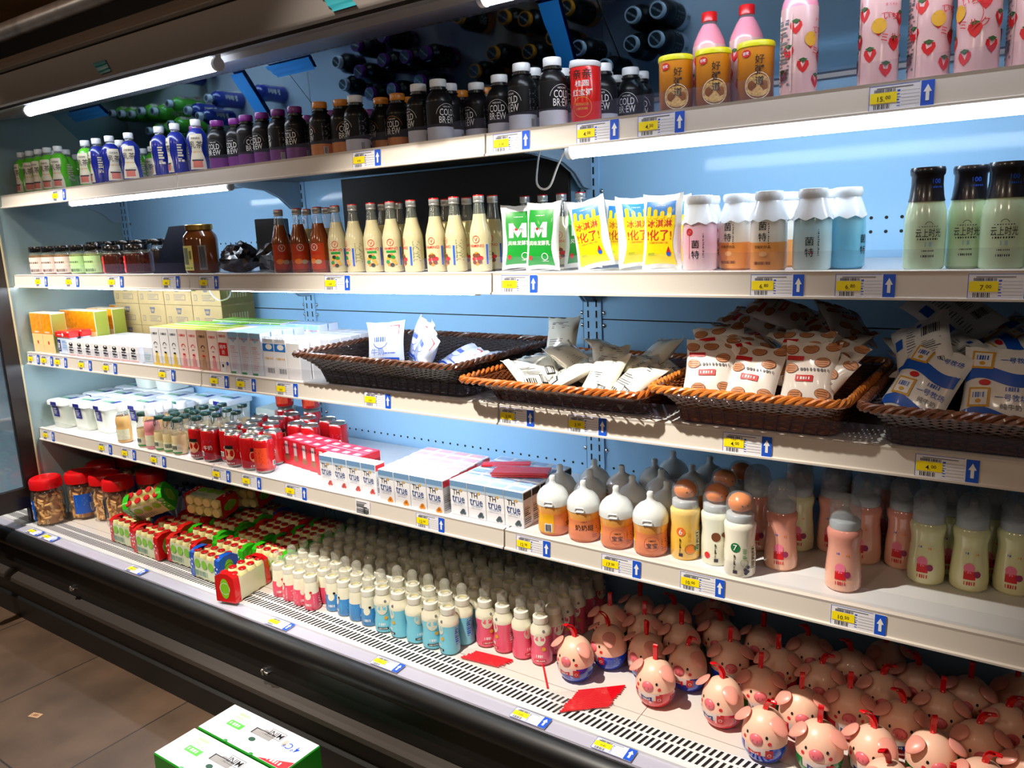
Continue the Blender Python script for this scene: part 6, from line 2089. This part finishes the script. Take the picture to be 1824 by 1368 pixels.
def teat_drink(kind, turn=0.0):
    rgb = {'pinkshort': (228, 76, 104), 'blueshort': (62, 140, 205), 'cyan': (120, 204, 226), 'pinktall': (232, 92, 122)}[kind]
    tall = kind in ('cyan', 'pinktall')
    colm = M(kind + '_sleeve', rgb, 0.3, coat=0.4)
    H = 0.132 if tall else 0.105
    if tall:
        pr = [(0.0255, 0, colm), (0.0305, 0.006, colm), (0.0308, 0.03, colm), (0.0268, 0.058, colm), (0.0302, 0.088, neckm), (0.0290, 0.103, neckm), (0.0195, 0.118, neckm), (0.0195, 0.123, neckm)]
    else:
        pr = [(0.0245, 0, colm), (0.0276, 0.005, colm), (0.0262, 0.035, colm), (0.0242, 0.056, neckm), (0.0222, 0.078, neckm), (0.021, 0.092, neckm), (0.019, 0.098, neckm)]
    b = MB().lathe(pr, neckm, 20)
    zt = pr[-1][1]
    c = MB().lathe([(0.0212, zt - 0.004), (0.0216, zt - 0.002), (0.0216, zt + 0.014), (0.0190, zt + 0.016), (0.013, zt + 0.016, M('pale_yellow_core', (214, 206, 132), 0.4)), (0.0115, zt + 0.011), (0.0, zt + 0.011)], M('ivory_cap', (232, 230, 216), 0.35), 20)
    d = MB().lathe([(0.0165, zt + 0.015), (0.0158, zt + 0.024), (0.0145, zt + 0.030), (0.0150, zt + 0.037), (0.0158, zt + 0.043), (0.0145, zt + 0.050), (0.0105, zt + 0.056), (0.005, zt + 0.0587), (0.0, zt + 0.0592)], domec, 16, cap0=False)
    rf = prof_r(pr)
    F = lambda e: (lambda x, z: ((rf(z) + e) * sin(x / 0.028 + turn), -(rf(z) + e) * cos(x / 0.028 + turn), z))
    f, f2 = F(0.0007), F(0.0014)
    l = MB()
    if tall:
        l.disc(f, 0, 0.078, 0.0165, 0.019, neckm, 18).disc(f2, 0.011, 0.050, 0.0055, 0.0055, GOLD, 12)
        l.patch(f, -0.016, 0.016, 0.013, 0.020, M('indigo_print', (50, 60, 150), 0.5) if kind == 'cyan' else REDP, 6).bars(f2, -0.013, 0.013, 0.0145, 0.0185, WPRINT, 8).bars(f, -0.010, 0.010, 0.026, 0.034, WPRINT, 4)
        l.bars(f, 0.05, 0.066, 0.03, 0.085, WPRINT if kind == 'pinktall' else TAGBLUE, 9, False).bars(f, -0.062, -0.048, 0.03, 0.085, INK, 11, False, 0.5, 3)
        l.disc(f, 0.012, 0.103, 0.004, 0.004, GREYP, 8)
    else:
        l.disc(f, 0, 0.050, 0.012, 0.013, neckm, 14)
        l.bars(f, 0.02, 0.055, 0.012, 0.05, WPRINT if kind == 'pinkshort' else M('turquoise_print', (60, 190, 200), 0.5), 8, False, 0.5, 2).bars(f, -0.055, -0.02, 0.012, 0.05, M('turquoise_print', (1, 1, 1)) if kind == 'blueshort' else WPRINT, 7, False, 0.5, 6).bars(f, -0.012, 0.012, 0.016, 0.024, WPRINT, 5).disc(f2, 0.012, 0.062, 0.005, 0.004, REDP if kind == 'pinkshort' else M('indigo_print', (1, 1, 1)), 8)
    return P('teat_capped_drink', 'milk drink', {'pinkshort': 'short pink teat capped drinks', 'blueshort': 'short blue teat capped drinks', 'cyan': 'sky blue hourglass drinks', 'pinktall': 'pink hourglass drinks'}[kind], ('bottle', b), ('print', l, 0), ('cap_ring', c), ('clear_teat', d))


TD = {k: [teat_drink(k, t) for t in (0.5, 1.3, -0.6)] for k in ('pinkshort', 'blueshort', 'cyan', 'pinktall')}
TDD = {'pinkshort': 'short pink milk drink with clear teat', 'blueshort': 'short blue milk drink with clear teat', 'cyan': 'sky blue hourglass milk drink with clear teat', 'pinktall': 'pink hourglass milk drink with clear teat'}
for k, x0, n, yf, rows_n in (('pinkshort', 1.552, 4, -0.515, 8), ('blueshort', 1.790, 4, -0.495, 8), ('cyan', 2.030, 5, -0.503, 7), ('pinktall', 2.350, 4, -0.415, 6)):
    for j in range(rows_n):
        for i in range(n):
            tall = k in ('cyan', 'pinktall')
            x = x0 + (0.0634 if tall else 0.0572) * i + (0.003 if j % 2 else 0.0) + random.uniform(-0.0006, 0.0006)
            y = yf + (0.0632 if tall else 0.0566) * j
            if k in ('pinkshort', 'blueshort'):
                y -= 0.004 * i - 0.008
            rz = random.uniform(-0.2, 0.3)
            TD[k][random.choice((0, 0, 1, 2)) if j else (i * 2) % 3].place((x, y, DECK + 0.0022), rz, TDD[k], mode='0.035')

# ================================================================ pig-shaped drinks
pigskin = M('pig_peach', (250, 202, 176), 0.35, coat=0.2)
pigpink = M('pig_pink', (232, 112, 122), 0.35, coat=0.3)
earm = M('pig_ear', (238, 160, 144), 0.35, coat=0.3)
strapm = M('red_strap', (212, 10, 24), 0.25, coat=0.5)
egg = [(0.022, 0.0), (0.033, 0.003), (0.043, 0.016), (0.0485, 0.034), (0.0495, 0.048), (0.0485, 0.064), (0.0445, 0.082), (0.036, 0.098), (0.024, 0.109), (0.010, 0.1145), (0.0, 0.1155)]


def smooth_prof(p, n=4):
    out = []
    for i in range(len(p) - 1):
        p0, p1, p2, p3 = p[max(i - 1, 0)], p[i], p[i + 1], p[min(i + 2, len(p) - 1)]
        for k in range(n):
            t = k / n
            out.append(tuple(0.5 * ((2 * p1[c]) + (p2[c] - p0[c]) * t + (2 * p0[c] - 5 * p1[c] + 4 * p2[c] - p3[c]) * t * t + (3 * p1[c] - p0[c] - 3 * p2[c] + p3[c]) * t ** 3) for c in (0, 1)))
    out.append(p[-1])
    return [(max(0, r), z) for r, z in out]


EGG = smooth_prof(egg)
er = prof_r(EGG)
CUT = 0.047


def ear(sx):
    """A thick flap rooted high on the head, leaning outward, its tip hanging forward."""
    bm = bmesh.new()
    bmesh.ops.create_uvsphere(bm, u_segments=18, v_segments=12, radius=1)
    mb = MB()
    az = radians(60) * sx
    zc = 0.1005
    r0 = er(zc)
    c = Vector((r0 * sin(az), -r0 * cos(az), zc))
    n = Vector((sin(az) * 0.78, -cos(az) * 0.78, 0.62)).normalized()
    down = (Vector((sx * 0.8, -0.25, -0.7)) - n * n.dot(Vector((sx * 0.8, -0.25, -0.7)))).normalized()
    side = n.cross(down)
    root = c - down * 0.012 + n * 0.0005
    vs = []
    for v in bm.verts:
        t = (v.co.z + 1) / 2                      # 0 at the root, 1 at the tip
        wdt = 0.0200 * (1.12 - 0.45 * t)
        lift = 0.004 + 0.020 * t - 0.010 * t * t
        vs.append(root + side * (v.co.x * wdt) + down * (0.044 * t) + n * (lift + v.co.y * 0.0035 - 0.003 * (v.co.x * v.co.x)))
    mb.add(vs, [tuple(q.index for q in f.verts) for f in bm.faces], earm)
    bm.free()
    return mb


def pig(col, strap_kind, seed):
    rgb = {'blue': (24, 62, 196), 'red': (220, 40, 56), 'green': (24, 130, 50)}[col]
    cm = M(col + '_overall', rgb, 0.15, coat=0.7)
    head = MB().lathe([(r, z) for r, z in EGG if z >= CUT - 0.002], pigskin, 32, cap0=False)
    body = MB().lathe([(r, z) for r, z in EGG if z <= CUT + 0.001], cm, 32)
    F = lambda e: (lambda x, z: ((er(z) + e) * sin(x / 0.047), -(er(z) + e) * cos(x / 0.047), z))
    f, f2, f3 = F(0.0007), F(0.0014), F(0.002)
    bd = MB()
    # pale shirt front, bow and pocket badge
    bd.patch(f, 0, 0, 0, 0, M('shirt_print', (226, 206, 200), 0.4), 12, 4, lambda s, t: (-0.028 + 0.056 * s, 0.030 + 0.019 * t - 0.008 * (1 - t) * (2 * s - 1) ** 2 * 0))
    bow = M('bow_navy', (30, 50, 130), 0.4) if col != 'blue' else REDP
    bd.add([f2(-0.017, 0.041), f2(-0.003, 0.036), f2(-0.003, 0.032), f2(-0.017, 0.026)], [(3, 2, 1, 0)], bow)
    bd.add([f2(0.011, 0.041), f2(-0.003, 0.036), f2(-0.003, 0.032), f2(0.011, 0.026)], [(0, 1, 2, 3)], bow)
    bd.patch(f2, 0.020, 0.036, 0.024, 0.046, REDP, 3, 2).ring(f3, 0.028, 0.034, 0.003, 0.004, WPRINT, seg=12)
    bd.bars(f3, -0.013, 0.007, 0.031, 0.035, WPRINT, 6)
    bd.patch(f2, -0.040, -0.030, 0.024, 0.048, cm, 2, 2)
    bd.bars(F(0.0009), 0.060, 0.09, 0.014, 0.04, M('pale_sky_print', (120, 170, 230), 0.5), 6, False, 0.4, seed)
    face = MB()
    for sx in (-1, 1):
        face.disc(f, sx * 0.0225, 0.0745, 0.0029, 0.0037, INK, 14)
        face.disc(f, sx * 0.0285, 0.0610, 0.0042, 0.0042, M('cheek_red', (216, 44, 48), 0.4), 14)
    sn = MB()
    bm = bmesh.new()
    bmesh.ops.create_uvsphere(bm, u_segments=20, v_segments=10, radius=1)
    sn.add([Vector((v.co.x * 0.0155, -er(0.066) + 0.003 - max(0, -v.co.y) * 0.0085 + max(0, v.co.y) * 0.002, 0.0645 + v.co.z * 0.0140)) for v in bm.verts], [tuple(q.index for q in f_.verts) for f_ in bm.faces], pigpink)
    bm.free()
    for sx in (-1, 1):
        sn.disc(lambda x, z: (x, -er(0.066) + 0.003 - 0.0081, z), sx * 0.0046, 0.0645, 0.0017, 0.0028, M('nostril_red', (196, 70, 84), 0.4), 10)
    st = MB()
    if strap_kind == 0:      # straight flat loop
        ctr = [(0, 0.002, 0.112), (0.0, 0.004, 0.135), (0.001, 0.004, 0.150), (0.001, 0.0, 0.156), (0.001, -0.003, 0.150), (0.0, -0.001, 0.135), (0, -0.001, 0.112)]
    elif strap_kind == 1:    # bent over to the front left
        ctr = [(0, 0.002, 0.112), (-0.002, 0.003, 0.130), (-0.010, -0.002, 0.146), (-0.019, -0.010, 0.150), (-0.022, -0.013, 0.146), (-0.012, -0.006, 0.141), (-0.004, -0.002, 0.128), (0, -0.002, 0.112)]
    else:                    # bent over to the right
        ctr = [(0, 0.002, 0.112), (0.003, 0.002, 0.130), (0.012, -0.003, 0.144), (0.022, -0.008, 0.147), (0.024, -0.010, 0.142), (0.013, -0.006, 0.139), (0.005, -0.002, 0.128), (0, -0.002, 0.112)]
    sp = smooth_path(ctr)
    n = len(sp)
    vs, fs = [], []
    for p in sp:
        for dx, dy in ((-0.0056, -0.0015), (0.0056, -0.0015), (0.0056, 0.0015), (-0.0056, 0.0015)):
            vs.append((p.x + dx, p.y + dy, p.z))
    for i in range(n - 1):
        for k in range(4):
            fs.append((i * 4 + k, i * 4 + (k + 1) % 4, (i + 1) * 4 + (k + 1) % 4, (i + 1) * 4 + k))
    st.add(vs, fs, strapm)
    st.lathe([(0.0045, 0.1145), (0.005, 0.118), (0.003, 0.121), (0, 0.1215)], strapm, 10)
    return P('pig_shaped_drink', 'pig drink', 'pig shaped drinks on the deck', ('overall_cup', body), ('pig_head', head), ('snout', sn, 1), ('ear', ear(-1), 1), ('ear', ear(1), 1), ('face_print', face, 1), ('overall_print', bd, 0), ('loop_strap', st))


def smooth_path(p, n=4):
    ps = [Vector(q) for q in p]
    out = []
    for i in range(len(ps) - 1):
        p0, p1, p2, p3 = ps[max(i - 1, 0)], ps[i], ps[i + 1], ps[min(i + 2, len(ps) - 1)]
        for k in range(n):
            t = k / n
            out.append(0.5 * ((2 * p1) + (p2 - p0) * t + (2 * p0 - 5 * p1 + 4 * p2 - p3) * t * t + (3 * p1 - p0 - 3 * p2 + p3) * t ** 3))
    out.append(ps[-1])
    return out


PG = {(c, s): pig(c, s, i + s) for i, c in enumerate(('blue', 'red', 'green')) for s in (0, 1, 2)}
front = list(POS['pig'])
cols = ['blue', 'blue', 'blue', 'red', 'blue', 'red', 'green', 'blue', 'green', 'red', 'green', 'red', 'red', 'blue']
strk = [1, 1, 0, 0, 2, 1, 0, 2, 0, 0, 1, 0, 0, 0]
rots = [-0.05, -0.55, -0.35, 0.0, -0.1, -0.35, 0.3, -0.1, 0.1, 0.3, -0.3, 0.2, 0.3, 0.4]
plist = [(x, y, cols[i], strk[i], rots[i]) for i, (x, y) in enumerate(front)]
rr = random.Random(8)
PD = 0.107
gy = -0.545
row = 0
while gy < -0.06:
    gx = 2.66 + (PD / 2 if row % 2 else 0)
    while gx < 3.74:
        ok = all(math.hypot(gx - q[0], gy - q[1]) > PD for q in plist)
        lim = -0.36 if gx < 2.98 else (-0.44 if gx < 3.3 else -0.56)
        if ok and gy > lim:
            plist.append((gx, gy, rr.choice(('red', 'blue', 'red', 'green')), rr.choice((0, 0, 1, 2)), rr.uniform(-0.55, 0.55)))
        gx += 0.012
    gy += 0.012
    row += 1
for x, y, c, s, rz in plist:
    PG[(c, s)].place((x, y, DECK + 0.0022), rz, 'pink pig shaped drink in %s overalls with red loop' % c, mode='0.085')

# loose straws on the deck
straws('red straws in clear film beside the sky blue drinks', (2.395, -0.488, DECK + 0.003), 0.12, 7, 0.12, 0.0028, stag=0.004)
straws('fan of red straws on the grille before the pigs', (2.725, -0.522, DECK + 0.003), 0.72, 12, 0.125, 0.0028, fan=0.0, stag=0.0055)
o = link('drinking_straw', MB().tube([(-0.056, 0, 0.0028), (0.056, 0, 0.0028)], 0.0028, M('red_straw', (1, 1, 1)), 8).mesh('drinking_straw'))
o.location, o.rotation_euler = (2.59, -0.478, DECK + 0.002), (0, 0, -0.90)
note(o, 'single loose red straw pointing at the straw fan', 'straw')

# ================================================================ floor
gw = M('green_card', (22, 140, 26), 0.35, coat=0.3)
ww = M('glossy_white_card', (226, 224, 226), 0.3, coat=0.4)


def milk_case(label, x0, y0, w, d, h):
    root = thing('milk_case', label, 'milk case', (x0 + w / 2, y0 + d / 2, 0.0008), (0, 0, 0), 'milk cases on the floor')
    b = MB().box(-w / 2, w / 2, -d / 2, d / 2, 0, h, gw, bev=0.003)
    T, T2, T3 = topface(h + 0.0005), topface(h + 0.0012), topface(h + 0.002)
    b.patch(T, -w / 2 + 0.004, w / 2 - 0.002, -d / 2 + 0.003, d / 2 - 0.003, ww)
    # the print reads from the case side: turned half a turn
    b.text('MINI', 0.020, T2, INK, (0.045, d / 2 - 0.035), pi, width=0.052)
    e = 0.0012
    for q in ((0.015, 0.075, d / 2 - 0.050, d / 2 - 0.050 + e), (0.015, 0.075, d / 2 - 0.021, d / 2 - 0.021 + e), (0.015, 0.015 + e, d / 2 - 0.05, d / 2 - 0.021), (0.075 - e, 0.075, d / 2 - 0.05, d / 2 - 0.021)):
        b.patch(T2, q[0], q[1], q[2], q[3], INK)
    b.text('4°C*', 0.024, T2, TAGBLUE, (0.125, d / 2 - 0.050), pi, width=0.062)
    b.patch(T2, -0.125, -0.065, -0.012, 0.010, M('grass_green_print', (80, 190, 50), 0.4)).bars(T3, -0.118, -0.072, -0.006, 0.004, WPRINT, 4)
    b.bars(T2, -0.13, -0.07, 0.018, 0.045, M('pale_grass_print', (150, 200, 110), 0.5), 7, False, 0.4, 3)
    b.patch(T2, 0.088, 0.102, d / 2 - 0.055, d / 2 - 0.035, M('pale_tan_print', (190, 180, 165), 0.5))
    b.add([T2(0.075, -d / 2 + 0.004), T2(w / 2 - 0.003, -d / 2 + 0.004), T2(w / 2 - 0.003, -d / 2 + 0.040), T2(0.155, -d / 2 + 0.030)], [(0, 1, 2, 3)], REDP)
    b.bars(T3, 0.105, 0.16, -d / 2 + 0.010, -d / 2 + 0.022, WPRINT, 5)
    b.disc(T2, 0.0, -0.018, 0.012, 0.008, M('deep_green_ink', (1, 1, 1)), 14).disc(T2, 0.05, -d / 2 + 0.004, 0.008, 0.005, gw).disc(T2, -0.06, -d / 2 + 0.004, 0.008, 0.005, gw)
    link('case_box', b.mesh('case_box', False), root)
    hd = MB().patch(T2, -0.03, 0.05, 0.0, 0.024, M('grey_slot', (150, 146, 144), 0.6)).patch(T3, -0.03, -0.026, 0.0, 0.024, INK).patch(T3, -0.03, 0.05, 0.0215, 0.024, INK).disc(T3, 0.008, 0.022, 0.012, 0.008, M('grey_slot', (1, 1, 1)))
    link('hand_hole', hd.mesh('hand_hole', False), root)


milk_case('white and green milk case on the floor against the black base', 1.715, -0.965, 0.372, 0.128, 0.25)
milk_case('white and green milk case nearer the aisle on the floor', 1.712, -1.098, 0.372, 0.128, 0.25)
o = link('paper_scrap', MB().box(-0.022, 0.022, -0.012, 0.012, 0, 0.0008, M('tan_paper', (190, 150, 110), 0.6)).bars(topface(0.0012), -0.016, 0.016, -0.006, 0.006, BROWNP, 4).mesh('paper_scrap', False))
o.location, o.rotation_euler = (0.80, -1.02, 0.0005), (0, 0, 0.3)
note(o, 'small tan paper scrap on the brown floor tiles', 'paper scrap')
o = link('silver_packet', MB().box(-0.06, 0.06, -0.05, 0.05, 0, 0.03, pm, bev=0.01).mesh('silver_packet'))
o.location, o.rotation_euler = (-0.45, -0.70, 0.0), (0, 0, 0.3)
note(o, 'pale foil packet on the floor at the far end of the base', 'packet')
# loose shelf notices
o = link('paper_notice', MB().box(0, 0.06, -0.0008, 0, 0, 0.045, PAPER).bars(flat(-0.0014), 0.004, 0.056, 0.004, 0.041, INK, 8, False, 0.45, 5).bars(flat(-0.0016), 0.03, 0.056, 0.006, 0.024, INK, 7).mesh('paper_notice', False))
o.location, o.rotation_euler = (1.955, -0.513, Z4 - 0.048), (radians(-4), 0, 0)
note(o, 'small printed paper notice stuck on the lowest price strip', 'notice')

write_labels()
bpy.data.objects.remove(_to)
